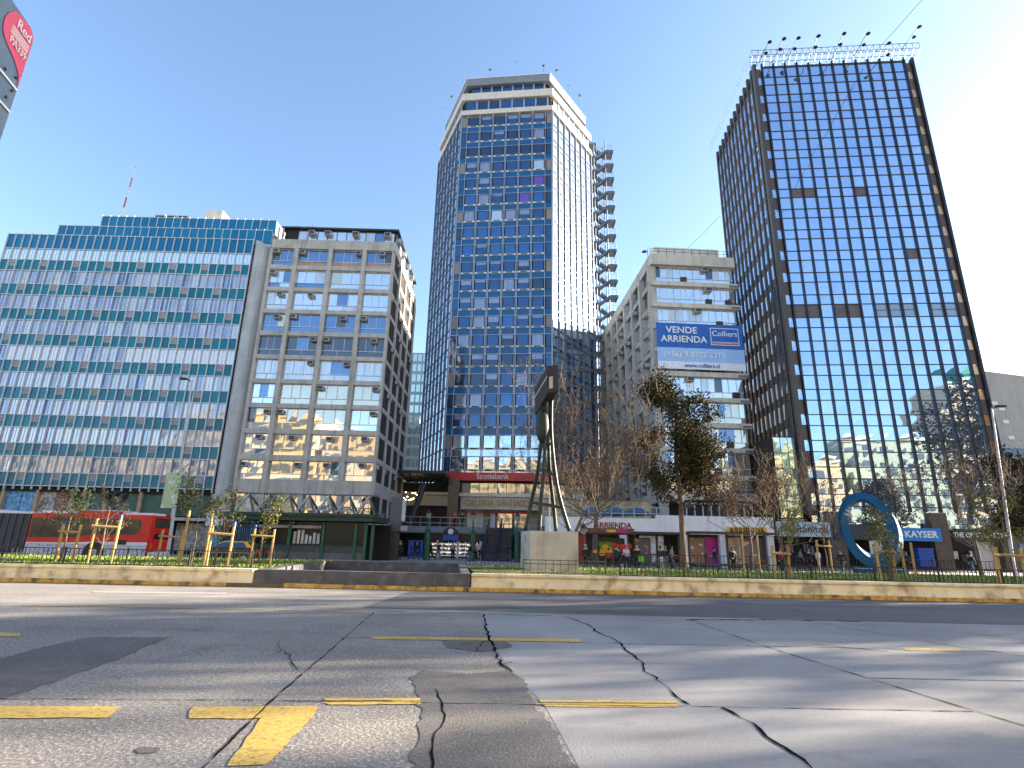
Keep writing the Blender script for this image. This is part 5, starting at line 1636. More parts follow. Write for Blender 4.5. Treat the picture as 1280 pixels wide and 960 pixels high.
def wheel(x, y, r_, parent, w=.28, rim=M_['steel']):
    b = MB(Matrix.Translation((x, y, r_)) @ Matrix.Rotation(PI / 2, 4, 'X')); b.lathe((0, 0, 0), [(r_ * .6, 0), (r_ * .95, .02), (r_, .08), (r_, w - .05), (r_ * .9, w)][::-1], 20)
    wo = b.build('wheel', M_['rubber'], parent)
    b = MB(Matrix.Translation((x, y - w - .01, r_)) @ Matrix.Rotation(PI / 2, 4, 'X')); b.lathe((0, 0, 0), [(r_ * .62, -.02), (r_ * .55, .015), (r_ * .2, .03)], 14)
    b.build('rim', rim, wo)
for x in (-3.6, -BL - 4.2):
    b = MB(); b.prof([(x - .75, .33)] + [(x + .72 * math.cos(t), .5 + .72 * math.sin(t)) for t in [PI - PI * k / 10 for k in range(11)]] + [(x + .75, .33)], -.025, -.021); b.build('wheel_arch', M_['black'], bus)
    wheel(x, .26, .48, bus)
b = MB(); b.box(.0, .02, .25, 2.25, 2.2, 2.85); b.build('rear_window', m_bg, bus)
b = MB(); b.box(.0, .025, .4, 2.1, 1.45, 1.8); b.build('rear_grille', M_['black'], bus)
b = MB(); b.box(-.02, .03, .08, 2.42, .36, .6); b.build('bumper', m_bw, bus)
m_tl = mat('tail_light', (0.8, .12, .02), .3)
for y in (.15, 2.15):
    b = MB(); b.box(.0, .03, y, y + .2, .8, 1.2); b.build('tail_light', m_tl, bus)
b = MB(); b.box(-2.2, -1.5, -.03, -.016, 1.05, 1.35); b.build('vent', M_['black'], bus)

# ---- taxi
tx = P(323, 690, 39.3).x
tax = thing('taxi', 'black taxi saloon with a yellow roof behind the left lawn', 'car', (tx, 39.3, 0), rad(1))
m_cb = mat('car_black', (0.008, 0.008, 0.009), .2, var=.05, coat=1.0)
TL_, TW_ = 4.5, 1.72
b = MB(); b.prof([(-TL_, .32), (0, .30), (.02, .75), (-.02, .98), (-.55, 1.02), (-3.25, .98), (-4.2, .86), (-TL_ + .02, .70)], 0, TW_); b.build('body', m_cb, tax, bevel=.07)
def frustum(pb_, pt_, z0_, z1_, ins, m, name, parent):
    (xa, xb), (ta, tb) = pb_, pt_
    b = MB(); b.add([(xa, .08, z0_), (xb, .08, z0_), (xb, TW_ - .08, z0_), (xa, TW_ - .08, z0_), (ta, .08 + ins, z1_), (tb, .08 + ins, z1_), (tb, TW_ - .08 - ins, z1_), (ta, TW_ - .08 - ins, z1_)],
                    [(3, 2, 1, 0), (4, 5, 6, 7), (0, 1, 5, 4), (1, 2, 6, 5), (2, 3, 7, 6), (3, 0, 4, 7)])
    return b.build(name, m, parent, bevel=.03)
m_yel = mat('taxi_yellow', (0.75, 0.38, 0.01), .3, var=.04, coat=.5)
frustum((-3.35, -.45), (-2.6, -1.0), .96, 1.42, .17, m_yel, 'roof', tax)
b = MB(); b.add([(-3.2, .055, 1.0), (-2.55, .19, 1.36), (-1.9, .19, 1.36), (-1.9, .055, 1.0)], [(0, 1, 2, 3)]); b.add([(-1.82, .055, 1.0), (-1.82, .19, 1.36), (-1.15, .19, 1.36), (-.85, .055, 1.0)], [(0, 1, 2, 3)]); b.build('window', glass('car_glass', (.03, .045, .07), .15, .03), tax)
b = MB(); b.add([(-.42, .2, 1.0), (-.42, TW_ - .2, 1.0), (-.95, TW_ - .32, 1.38), (-.95, .32, 1.38)], [(0, 1, 2, 3)]); b.build('rear_window', m_bg, tax)
for x in (-.95, -3.6): 
    b = MB(); b.prof([(x + .4 * math.cos(t), .36 + .4 * math.sin(t)) for t in [2 * PI * k / 16 for k in range(16)]], -.012, .01); b.build('wheel_arch', M_['black'], tax)
    wheel(x, .2, .32, tax, .2)
for y in (.08, TW_ - .38):
    b = MB(); b.box(-.15, .045, y - .1, y + .3, .68, .88); b.build('tail_light', mat('red_lens', (.55, .02, .02), .25), tax)
b = MB(); b.box(-TL_ + .1, -.1, -.014, .01, .66, .70); b.build('trim', M_['steel'], tax)

# ---- bus stop sign close to the viewer
SZT = 4.3
_d1, _d2 = ray(15, 0), ray(41, 38)
_p1, _p2 = [Vector((d.x / d.z, d.y / d.z)) * (SZT - CAMH) for d in (_d1, _d2)]
_dir = (_p2 - _p1).normalized()
srz = math.atan2(-_dir.x, _dir.y)
edge_p = _p2 + _dir * .012
def onS(px, py):                       # point of the panel plane: along it, height
    d = ray(px, py); nrm = Vector((_dir.y, -_dir.x))
    t = nrm.dot(edge_p) / (nrm.x * d.x + nrm.y * d.y)
    return (Vector((d.x, d.y)) * t - edge_p).dot(_dir), CAMH + d.z * t
sg = thing('bus_stop_sign', 'blue-grey bus stop panel with a pink drop emblem at the top left', 'sign', (edge_p.x, edge_p.y, 0), srz)
m_pan = mat('blue_grey_panel', (0.105, 0.165, 0.235), .5, var=.12, scale=6); m_pink = mat('pink_emblem', (0.66, 0.075, 0.15), .5, var=.05); m_edge = mat('blue_panel_edge', (0.06, 0.10, 0.33), .5)
yf = (onS(43, 50)[0] + onS(3, 163)[0]) / 2
ztop = SZT
R2 = .06
out = [(yf - .75, 2.3), (yf, 2.3)] + [(yf - R2 + R2 * math.cos(t), ztop - R2 + R2 * math.sin(t)) for t in [PI / 2 * k / 6 for k in range(7)]] + [(yf - .75, ztop)]
n = len(out)
b = MB(); b.add([(0, y, z) for y, z in out] + [(-.05, y, z) for y, z in out], [tuple(range(n)), tuple(range(n, 2 * n))[::-1]] + [(i, n + i, n + (i + 1) % n, (i + 1) % n) for i in range(n)])
b.m = [0, 0] + [1] * n
panel = b.build('panel', [m_pan, m_edge], sg)
drop = [onS(*q) for q in ((19, 14), (11, 15), (6, 20), (3.5, 28), (3, 37), (5, 47), (9, 57), (13, 66), (17, 75), (20, 85), (22, 95), (21.5, 104), (20, 112.5))]
zlast = drop[-1][1]
edge = [(yf - .004, zlast)] + [(yf - .004 - R2 + R2 * math.cos(t), ztop - .004 - R2 + R2 * math.sin(t)) for t in [PI / 2 * k / 6 for k in range(7)]]
poly = drop + edge
b = MB(); b.add([(.004, min(y, yf - .003), min(z, ztop - .003)) for y, z in poly], [tuple(range(len(poly)))])
b.build('emblem', m_pink, panel)
def sign_text(words, l, r_, tl, bl, native):
    ya, yb = onS(*l)[0], onS(*r_)[0]
    cap = onS(*tl)[1] - onS(*bl)[1]
    size = cap / .72
    c = (onS(*l)[1] + onS(*r_)[1]) / 2
    text(words, size, M_['white'], panel, (.008, (ya + yb) / 2, c), rot=(PI / 2, 0, PI / 2), ext=.002, bold=0, sx=(yb - ya) / (native * size))
    return c, ya, yb, size
c, ya, yb, s1 = sign_text('Red', (17.5, 30), (38.5, 48), (19, 22), (16, 33), 1.78)
c2, ya2, yb2, s2 = sign_text('PA339', (8, 48), (31.5, 71.5), (11, 45), (8, 53), 2.95)
b = MB()
for q in range(4):
    zq = c2 + (c - c2) * (.32 + q * .11); b.box(.004, .006, ya2 + .005, yb2 - .005, zq, zq + .006)
for pa in ((20, 113), (9, 138)):
    zq = onS(*pa)[1]; b.box(.004, .007, yf - .74, yf - .004, zq - .006, zq + .006)
b.build('line', M_['white'], panel)
for pa in ((5.5, 86), (19, 97), (14, 113), (6.5, 121)):
    y, z = onS(*pa); b = MB(Matrix.Translation((.004, y, z)) @ Matrix.Rotation(PI / 2, 4, 'Y')); b.lathe((0, 0, 0), [(.008, 0), (.006, .004)], 8); b.build('bolt', M_['black'], panel)
b = MB(); b.tube([(-.03, yf - .8, 0), (-.03, yf - .8, ztop)], .05, 10); b.build('pole', M_['steel'], sg)

# ---- cables
def cable(label, a, c, sag, r_=.03):
    b = MB(); n = 24
    b.tube([a.lerp(c, i / n) - Vector((0, 0, sag * 4 * (i / n) * (1 - i / n))) for i in range(n + 1)], r_, 4)
    tag(b.build('cable', M_['iron']), label, 'cable')
A0 = P(1088, 72, 53.2)
d = ray(1150, 0)
Yq = 40.0
q = EYE + d * (Yq / d.y)
end = A0 + (q - A0) * ((53.2 + 26.0) / (53.2 - Yq))
cable('thin black cable running from the mirrored tower roof over the avenue', A0, end, .4, .035)
cable('thin black cable between the banner office roof and the mirrored tower', P(858, 311, 64), P(899, 270, 66), .2, .02)
# ================================================================ trees
def grow(mb, p, d, ln, r_, depth, rng, tips, spread=.55, up=.15, segs=3, nmin=2, nmax=3, n=6, shrink=.72):
    r_ = max(r_, .013)
    pts, rs = [p.copy()], [r_]
    for i in range(segs):
        d = (d + Vector((rng.uniform(-1, 1), rng.uniform(-1, 1), rng.uniform(-.5, 1))) * .16 + Vector((0, 0, up * .3))).normalized()
        p = p + d * (ln / segs)
        pts.append(p.copy()); rs.append(r_ * (1 - .38 * (i + 1) / segs))
        if depth <= 1: tips.append((p.copy(), d.copy()))
    mb.tube(pts, rs, max(3, n), caps=False)
    if depth == 0:
        return
    for k in range(rng.randint(nmin, nmax)):
        ax = Vector((rng.uniform(-1, 1), rng.uniform(-1, 1), rng.uniform(-.4, .6)))
        nd = (d * (1 - spread * .5) + ax.normalized() * spread + Vector((0, 0, up))).normalized()
        st = pts[-1] if k == 0 else pts[rng.randint(max(1, segs - 2), segs)]
        grow(mb, st, nd, ln * shrink * rng.uniform(.8, 1.2), rs[-1] * (.85 if k == 0 else .65), depth - 1, rng, tips, spread, up, segs, nmin, nmax, n - 1, shrink)
def leaf_quads(mb, c, rng, n, rr, size, nm):
    for i in range(n):
        o = Vector((rng.gauss(0, 1), rng.gauss(0, 1), rng.gauss(0, .8))) * rr
        a = Vector((rng.uniform(-1, 1), rng.uniform(-1, 1), rng.uniform(-1, .6))).normalized()
        u = a.orthogonal().normalized() * size * rng.uniform(.6, 1.2)
        w = a.cross(u).normalized() * size * .55
        q = c + o
        mb.add([q - u, q + w, q + u, q - w], [(0, 1, 2, 3)], rng.randrange(nm))
def leafmat(n, c): return mat(n, c, .9, var=.3, scale=3, spec=.05)
L_ever = [leafmat('evergreen_leaf_%d' % i, c) for i, c in enumerate([(0.026, 0.032, 0.013), (0.038, 0.040, 0.016), (0.055, 0.048, 0.022), (0.055, 0.036, 0.018)])]
L_brown = [leafmat('withered_leaf_%d' % i, c) for i, c in enumerate([(0.10, 0.068, 0.04), (0.13, 0.085, 0.035), (0.08, 0.06, 0.045), (0.14, 0.07, 0.035)])]
L_light = [leafmat('young_leaf_%d' % i, c) for i, c in enumerate([(0.14, 0.16, 0.04), (0.22, 0.20, 0.06), (0.09, 0.11, 0.03)])]
L_green = [leafmat('green_leaf_%d' % i, c) for i, c in enumerate([(0.03, 0.06, 0.025), (0.05, 0.08, 0.03), (0.07, 0.075, 0.03)])]
m_twig = mat('grey_brown_twig', (0.11, 0.085, 0.075), .9, var=.25, scale=3)
def tree(label, x, y, z, base, trunk, kind_leaf, seed, group=None, nleaf=10, lr=.3, ls=.1, **k):
    """trunk: list of (dx,dy,dz) polyline; then branches from its upper part"""
    rng = random.Random(seed)
    t = thing('tree', label, 'tree', (x, y, z), 0, group)
    mb, tips = MB(), []
    pts = [Vector(q) for q in trunk]
    rs = [base * (1 - .55 * i / (len(pts) - 1)) for i in range(len(pts))]
    rs[0] *= 1.25
    mb.tube(pts, rs, 9)
    first = k.pop('first', 1); ln = k.pop('ln', 2.0); depth = k.pop('depth', 3); nb = k.pop('nb', 3); side = k.pop('side', .9)
    for i in range(first, len(pts)):
        for q in range(nb):
            a = rng.uniform(0, 2 * PI)
            d = Vector((math.cos(a) * side, math.sin(a) * side, rng.uniform(.1, .7))).normalized()
            f = rng.random()
            st = pts[i - 1].lerp(pts[i], f) if i < len(pts) - 1 or q else pts[-1]
            top = 1 - .45 * (i - first) / max(1, len(pts) - first)
            grow(mb, st, d, ln * top * rng.uniform(.75, 1.2), rs[i] * .5, depth, rng, tips, **k)
    mb.build('trunk', m_twig if k.get('twig') else M_['bark'], t)
    cb = MB()
    for p, d in tips:
        if rng.random() < .92: leaf_quads(cb, p, rng, nleaf, lr, ls, len(kind_leaf))
    if cb.v: cb.build('crown', kind_leaf, t)
    return t
# the evergreen in front of the white shops
q = G(856, 709, .5)
sc_ = q.y / 690
H_ = P(848, 476, q.y).z - .5
tree('dense dark evergreen tree on the right lawn in front of the white shop row', q.x, q.y, .5, .2,
     [(0, 0, 0), (-.02, 0, 1.6), (.03, .05, 3.2), (.0, 0, 4.8), (-.1, .1, 6.3), (.05, 0, H_ * .78), (.1, 0, H_ * .88)], L_ever, 42, nleaf=24, lr=.30, ls=.09, first=3, nb=9, ln=1.6, depth=2, up=.1)
# bare trees
def bare(label, px, py, Y, z, H, seed, lean=0, leaf=L_brown, nleaf=2, **k):
    p = P(px, py, Y)
    kw = dict(first=2, nb=8, ln=H * .34, depth=4, spread=.6, up=.22, nleaf=nleaf, lr=.25, ls=.06, nmin=3, nmax=3, segs=3, n=6, shrink=.68)
    kw.update(k)
    tree(label, p.x, Y, z, H * .016, [(0, 0, 0), (.08 + lean * .3, 0, H * .22), (.1 + lean, .1, H * .38)], leaf, seed, **kw)
bare('bare grey-brown tree behind the sculpture with a dense cloud of twigs', 709, 680, 33, 0, 9.3, 5, lean=.9)
bare('bare tree with reddish withered leaves in front of the open fire stair', 742, 680, 47, 0, 14.5, 8, lean=.4, nleaf=3)
bare('small brown-leaved tree in front of the banner office above the yellow rental sign', 938, 690, 34, 0.3, 6.9, 13, nleaf=4, nmin=2)
bare('thin half-bare tree between the black sign letters and the mirrored tower', 1222, 695, 38, 0, 8.0, 17, nleaf=2, nmin=2)
bare('sparse brown tree left of the pale green link block', 975, 690, 46, 0, 8.2, 23, nleaf=3, nmin=2)
# young staked trees
def stakes(label, posts, py0, py1, Y, z, rail=True, caps=(), group='wooden stake frames around young trees'):
    g = thing('tree_stake_frame', label, 'tree stakes', (P(posts[0], py1, Y).x, Y, z), 0, group)
    X = [P(p, py1, Y).x - g.location.x for p in posts]
    h = P(posts[0], py0, Y).z - z
    for i, x in enumerate(X):
        b = MB(); b.tube([(x, .25 * (i % 2), 0), (x + .02, .25 * (i % 2), h)], .055, 8, 0)
        if i in caps: b.tube([(x + .021, .25 * (i % 2), h - .01), (x + .021, .25 * (i % 2), h + .18)], .06, 8, 1)
        b.build('post', [M_['wood'], M_['blue']], g)
    if rail:
        for i in range(len(X) - 1):
            b = MB(); b.tube([(X[i] - .08, .25 * (i % 2) - .08, h - .28), (X[i + 1] + .08, .25 * ((i + 1) % 2) - .08, h - .32)], .05, 8); b.build('rail', M_['wood'], g)
def young(label, px, py, Y, z, H, leaf, seed, nleaf=8, sx=.7, **k):
    p = P(px, py, Y)
    tree(label, p.x, Y, z, .04, [(0, 0, 0), (.03, 0, H * .35), (-.02, .03, H * .65), (.02, 0, H)], leaf, seed, group='young trees on the median lawn', first=k.pop('first', 2), nb=4, ln=sx, depth=2, nleaf=nleaf, lr=.13, ls=.055, up=.3, spread=.5, n=4, **k)
stakes('stake frame with two posts left of the bus wheel', [70, 86], 655, 695, 23.5, .53, caps=(0,))
stakes('stake frame with taller posts before the bus rear wheel', [110, 134], 648, 700, 22.6, .53, caps=(1,))
stakes('stake frame just right of the bus tail', [197, 219], 662, 697, 26, .53)
stakes('tall pair of stakes left of the taxi', [226, 252], 638, 697, 24, .53, rail=False)
stakes('stake frame in front of the taxi windscreen', [258, 281], 657, 704, 22.4, .53, caps=(1,))
stakes('stake frame at the taxi tail', [313, 335], 661, 698, 25.5, .53, caps=(0,))
young('young tree with a dark leafy top over the bus', 78, 690, 24, .53, 2.3, L_green, 101, 4)
young('thin leafless sapling before the bus rear window', 124, 695, 23, .53, 2.2, L_brown, 102, 1)
young('bushy young green tree left of the taxi', 240, 695, 25, .53, 2.7, L_green, 103, 6, sx=.9)
young('sapling with few leaves inside the frame before the taxi', 268, 700, 23, .53, 2.0, L_green, 104, 2)
young('slender sapling with a small green top at the taxi tail', 324, 697, 26, .53, 2.3, L_light, 105, 3)
stakes('stake pair under the brown-leaved tree by the yellow sign', [930, 952], 668, 706, 29.5, .4, rail=False)
stakes('bright stake frame around the pale leafed sapling under the green shoe shop logo', [968, 991], 682, 716, 23.0, .53)
stakes('stake pair left of the blue ring', [1024, 1043], 675, 708, 29.5, .5)
stakes('bright stake frame in front of the blue ring', [1100, 1125], 680, 722, 23.0, .53)
stakes('single stake pair below the sky blue shop sign', [1131, 1148], 678, 713, 28, .53, rail=False)
stakes('bright stake frame at the far right below the optical shop', [1249, 1259, 1283], 684, 726, 22.8, .53, caps=(2,))
young('sapling with pale yellow-green leaves under the green shoe shop logo', 982, 710, 23.2, .53, 2.0, L_light, 106, 3, sx=.7)
young('slim young tree with a tall pale crown in front of the blue ring', 1112, 715, 23.2, .53, 2.3, L_light, 107, 3, sx=.5, first=1)
young('leafless sapling between the stakes left of the blue ring', 1034, 708, 29.5, .5, 2.4, L_brown, 108, 1)
young('young tree with yellowing leaves at the right edge', 1268, 722, 23.2, .53, 2.6, L_light, 109, 5, sx=.8)
# dense dark trees beyond the right edge of the street
def dense(label, x, y, z, H, seed, R=2.2, leaf=L_ever, nleaf=14, group=None):
    tree(label, x, y, z, H * .02, [(0, 0, 0), (.1, 0, H * .25), (0, .1, H * .5), (.1, 0, H * .75), (0, 0, H * .95)], leaf, seed, group=group, nleaf=nleaf, lr=.4, ls=.16, first=2, nb=6, ln=R, depth=2, up=.12)
dense('dark evergreen tree at the right edge behind the tall lamp', P(1300, 690, 44).x, 44, 0, 8.6, 201, 1.6)

# ================================================================ people
def skin_mesh(name, verts, edges, radii, root, level=1):
    me = bpy.data.meshes.new(name); me.from_pydata(verts, edges, [])
    o = bpy.data.objects.new(name, me); COL.objects.link(o)
    md = o.modifiers.new('s', 'SKIN'); md.use_smooth_shade = True
    for i, rr in enumerate(radii):
        v = me.skin_vertices[0].data[i]; v.radius = (rr, rr) if not isinstance(rr, tuple) else rr; v.use_root = (i == root)
    sb = o.modifiers.new('u', 'SUBSURF'); sb.levels = level
    bpy.context.view_layer.update()
    out = bpy.data.meshes.new_from_object(o.evaluated_get(bpy.context.evaluated_depsgraph_get()))
    bpy.data.objects.remove(o)
    out.name = name
    out.polygons.foreach_set('use_smooth', [True] * len(out.polygons))
    return out
def pose_meshes(k):
    """body faces -Y. k = pose id: 0 standing, 1 walking, 2 standing with a bent arm"""
    st = (.0, .28, .06)[k]
    fwd = lambda a, l: Vector((0, -math.sin(a) * l, -math.cos(a) * l))
    V, E, Rr = [], [], []
    def av(p, rr): V.append(tuple(p)); Rr.append(rr); return len(V) - 1
    pel = av((0, 0, .92), (.15, .11)); ch = av((0, .01, 1.2), (.16, .11)); nb = av((0, .01, 1.42), (.10, .08)); nk = av((0, 0, 1.5), .055)
    h1 = av((0, -.02, 1.57), (.075, .085)); h2 = av((0, -.015, 1.66), (.08, .095)); h3 = av((0, 0, 1.72), (.055, .065))
    E += [(pel, ch), (ch, nb), (nb, nk), (nk, h1), (h1, h2), (h2, h3)]
    info = {}
    for s_ in (-1, 1):
        sh = av((s_ * .18, .01, 1.38), .065); a = s_ * st
        p = Vector((s_ * .2, .01, 1.37)) + fwd(-a * .9, .28) + Vector((s_ * .04, 0, 0)); el = av(p, .05)
        bend = (.15 if k != 2 or s_ < 0 else 1.5)
        p2 = p + fwd(-a * .9 + bend, .25); wr = av(p2, .036)
        E += [(nb, sh), (sh, el), (el, wr)]
        hp = av((s_ * .095, 0, .88), .095)
        kn = Vector((s_ * .10, 0, .88)) + fwd(a, .42); kv = av(kn, .064)
        an = kn + fwd(a - (.5 * st if a < 0 else .1 * st), .41); av_ = av(an, .045)
        to = av(an + Vector((s_ * .02, -.13, -.035)), .04)
        E += [(pel, hp), (hp, kv), (kv, av_), (av_, to)]
        info[s_] = (sh, el, wr, hp, kv, av_, to, p2, fwd(-a * .9 + bend, 1))
    body = skin_mesh('body', V, E, Rr, pel)
    hb = MB()
    for s_ in (-1, 1):
        p2, dd = info[s_][7], info[s_][8]
        sd = Vector((0, 1, 0)) if abs(dd.y) < .7 else Vector((0, 0, 1))
        hb.tube([p2, p2 + dd * .09], [.028, .036], 8)
        for f in range(4):
            o = p2 + dd * .085 + sd * (.026 - .0175 * f)
            l = (.06, .075, .07, .055)[f]
            cu_ = Vector((-s_, 0, 0))
            hb.tube([o, o + dd * l * .5 + cu_ * .004, o + dd * l * .85 + cu_ * .022], [.0095, .009, .007], 5)
        o = p2 + dd * .03 + sd * .03
        hb.tube([o, o + sd * .025 + dd * .03, o + sd * .03 + dd * .065], [.011, .010, .008], 5)
    # nose, ears, eyes
    hb.tube([(0, -.115, 1.63), (0, -.135, 1.6), (0, -.11, 1.59)], [.008, .014, .008], 5)
    for s_ in (-1, 1): hb.tube([(s_ * .088, 0, 1.6), (s_ * .1, .012, 1.63), (s_ * .088, .01, 1.66)], [.01, .018, .01], 5)
    bm = bmesh.new(); bm.from_mesh(body)
    tmp = hb.mesh('x', []); bm.from_mesh(tmp); bm.to_mesh(body); bm.free()
    def sub(name, ids, grow_, edges):
        mp = {i: n for n, i in enumerate(ids)}
        return skin_mesh(name, [V[i] for i in ids], [(mp[a], mp[b]) for a, b in edges], [tuple(q + grow_ for q in Rr[i]) if isinstance(Rr[i], tuple) else Rr[i] + grow_ for i in ids], 0)
    L1, L2 = info[-1], info[1]
    jacket = sub('jacket', [ch, pel, nb, L1[0], L1[1], L1[2], L2[0], L2[1], L2[2]], .026, [(pel, ch), (ch, nb), (nb, L1[0]), (L1[0], L1[1]), (L1[1], L1[2]), (nb, L2[0]), (L2[0], L2[1]), (L2[1], L2[2])])
    trousers = sub('trousers', [pel, L1[3], L1[4], L1[5], L2[3], L2[4], L2[5]], .018, [(pel, L1[3]), (L1[3], L1[4]), (L1[4], L1[5]), (pel, L2[3]), (L2[3], L2[4]), (L2[4], L2[5])])
    shs = []
    for i in (L1, L2):
        sh = MB(); shs.append(sh)
        a, t_ = Vector(V[i[5]]), Vector(V[i[6]])
        sh.tube([a + Vector((0, .06, -.04)), a + Vector((0, 0, -.03)), t_ + Vector((0, 0, .0)), t_ + Vector((0, -.04, -.01))], [.045, .055, .05, .03], 8)
    hair = MB(); hair.lathe((0, .022, 1.6), [(.082, -.04), (.1, .02), (.098, .08), (.07, .135), (.02, .155)], 10)
    lowest = min(v.co.z for v in body.vertices)
    return dict(body=body, jacket=jacket, trousers=trousers, shoe_a=shs[0].mesh('shoe', []), shoe_b=shs[1].mesh('shoe', []), hair=hair.mesh('hair', []), low=min(lowest, min(v[2] for q in shs for v in q.v)))
POSES = [pose_meshes(k) for k in range(3)]
pm = {}
def pcol(c):
    if c not in pm: pm[c] = mat('cloth_%d' % len(pm), c, .85, var=.15, scale=5)
    return pm[c]
SKIN = pcol((.42, .26, .18))
for P_ in POSES:
    for k in ('body', 'jacket', 'trousers', 'shoe_a', 'shoe_b', 'hair'):
        P_[k].materials.clear(); P_[k].materials.append(SKIN)
def person(label, px, py, Y, pose, rz, jk, tr, hair=(.02, .014, .01), shoe=(.03, .03, .03), h=1.72, group=None, z=0.0):
    p = G(px, py, 0) if Y is None else P(px, py, Y)
    t = thing('person', label, 'person', (p.x, p.y, z), rad(rz), group)
    s = h / 1.77
    t.scale = (s, s, s)
    Q = POSES[pose]
    for k, c in (('body', None), ('jacket', jk), ('trousers', tr), ('shoe_a', shoe), ('shoe_b', shoe), ('hair', hair)):
        o = bpy.data.objects.new(k.split('_')[0], Q[k]); COL.objects.link(o); o.parent = t
        o.location.z = -Q['low']
        if c: o.material_slots[0].link = 'OBJECT'; o.material_slots[0].material = pcol(c)
    return t
BLK, NAVY, JEAN, OLV, TAN, WHT, RED_, BLUE_, GRY = (.012, .012, .014), (.02, .025, .05), (.06, .11, .22), (.13, .12, .06), (.4, .27, .14), (.6, .6, .62), (.45, .03, .04), (.03, .08, .3), (.2, .22, .25)
def bag(c, o, label, h=.9, dx=.3):
    b = MB(); b.box(-.18, .18, -.1, .1, 0, .42); b.tube([(-.1, 0, .42), (-.08, 0, .55), (.08, 0, .55), (.1, 0, .42)], .012, 5)
    x = tag(b.build('bag', pcol(c), None, bevel=.02), label, 'bag'); x.location = (o.location.x + dx, o.location.y - .15, o.location.z + h)
person('person in black standing alone beside the totem pillar', 499, 700, None, 0, 20, BLK, BLK, (.25, .06, .02))
person('person in blue jacket walking left in the plaza beside a blue display board', 514, 699, None, 1, -80, BLUE_, BLUE_)
person('person in navy walking right before the dark shop entrance', 520, 699, None, 1, 85, NAVY, BLUE_)
person('person in black top and jeans walking with white shoes, left of a pair', 531, 699, None, 1, -85, BLK, JEAN, shoe=WHT)
person('person all in black walking behind the jeans wearer', 538, 699, None, 1, -85, BLK, BLK, shoe=WHT)
person('person in dark coat and jeans walking at the end of the stone parapet', 587, 704, None, 1, -70, BLK, JEAN, shoe=WHT)
person('person in olive jacket and black trousers beside the fence by the escalators', 594, 704, None, 1, 100, OLV, BLK, shoe=WHT)
person('child in red top standing below the escalator', 617, 697, None, 0, 30, RED_, NAVY, h=1.3)
person('person in green vest at the foot of the right escalator', 624, 698, None, 2, -20, (.2, .45, .04), BLK, h=1.5)
person('person in tan trousers and dark top near the plinth', 637, 701, None, 0, 180, NAVY, TAN, shoe=BLUE_)
o = person('person with a pink hat behind the tan trousers wearer', 634, 698, None, 0, 10, BLK, BLK, (.65, .03, .22), h=1.8)
person('person in dark jacket by the plinth left face', 646, 700, None, 2, -60, BLK, GRY)
person('person in dark coat standing on the bank level by the escalator top', 578, 640, 62.6, 0, 0, BLK, NAVY, z=za)
person('person in grey top standing at the right end of the green pavilion', 433, 697, None, 0, 30, GRY, JEAN)
person('person in pale blue coat walking past the green pavilion', 445, 697, None, 1, 80, (.25, .32, .42), BLK)
person('person in a long black coat at the green pavilion corner', 456, 697, None, 1, -80, BLK, TAN)
person('person in black with light hair waiting left of the fruit advert', 732, 695, 40.5, 0, 160, BLK, NAVY, (.3, .25, .2))
o = person('short person with a red and white backpack before the fruit advert', 761, 695, 40.3, 0, 180, RED_, BLK, h=1.5)
o = person('person in a navy and red jacket before the fruit advert', 771, 695, 40.3, 0, 185, NAVY, BLK)
person('person in white shirt and blue cap right of the fruit advert', 783, 695, 40.5, 2, 200, WHT, NAVY, BLUE_)
o = person('person in black carrying a bright green bag at the second shelter', 796, 695, 40.3, 0, -15, BLK, BLK)
bag((.1, .6, .03), o, 'bright green bag held by the person in black', .55, .25)
person('person in navy top and white trousers at the middle of the second shelter', 826, 695, 40.5, 0, 170, NAVY, WHT)
person('person with fair hair beside the white trousers wearer', 832, 694, 42.6, 0, 20, BLK, GRY, (.4, .25, .1))
person('person in pale shirt seated side of the second shelter', 840, 695, 41.5, 2, 60, GRY, NAVY)
person('person in black inside the wide shelter near the magenta panel', 916, 695, 41.8, 0, 10, BLK, BLK)
person('person in dark red jacket behind the bright stake frame', 976, 695, 44, 0, 20, (.2, .02, .03), BLK)
person('person in black walking left of the blue ring', 1052, 700, 46, 1, -60, BLK, NAVY)
person('person in black at the dark clothes shop entrance', 1012, 700, 48, 0, 0, BLK, BLK)
for lab, px, Y, po, rz, jk, tr in (
    ('person in grey jacket walking in front of the dark clothes shop', 1000, 50.5, 1, 80, GRY, BLK), ('person in white top beside the clothes shop pillar', 1022, 51, 0, 20, WHT, JEAN),
    ('person in navy walking under the sky blue shop sign', 1132, 51, 1, -80, NAVY, BLK), ('person in black passing the optical shop window', 1212, 50, 1, 85, BLK, JEAN),
    ('person in olive coat standing left of the yellow rental sign', 880, 46, 0, -40, OLV, BLK), ('person in dark blue walking past the magenta panel', 893, 46.5, 1, 80, NAVY, JEAN),
    ('person in red jacket walking behind the fruit advert shelter', 750, 46, 1, 85, RED_, BLK), ('person in pale jacket near the left end of the white shop row', 706, 46, 1, -80, GRY, NAVY),
    ('person in black walking in the middle of the dark shop entrance', 548, 57, 1, 70, BLK, GRY), ('person in tan coat standing by the bright corner shop', 566, 57, 0, 160, TAN, BLK),
    ('person in white top at the right side of the bright corner shop', 598, 57, 0, 190, WHT, NAVY), ('person in red on the bank level left of the escalators', 566, 63.2, 0, 10, RED_, BLK)):
    person(lab, px, 690, Y, po, rz, jk, tr, z=za if 'bank level' in lab else 0.0)
b = MB(); q = G(516, 698, 0)
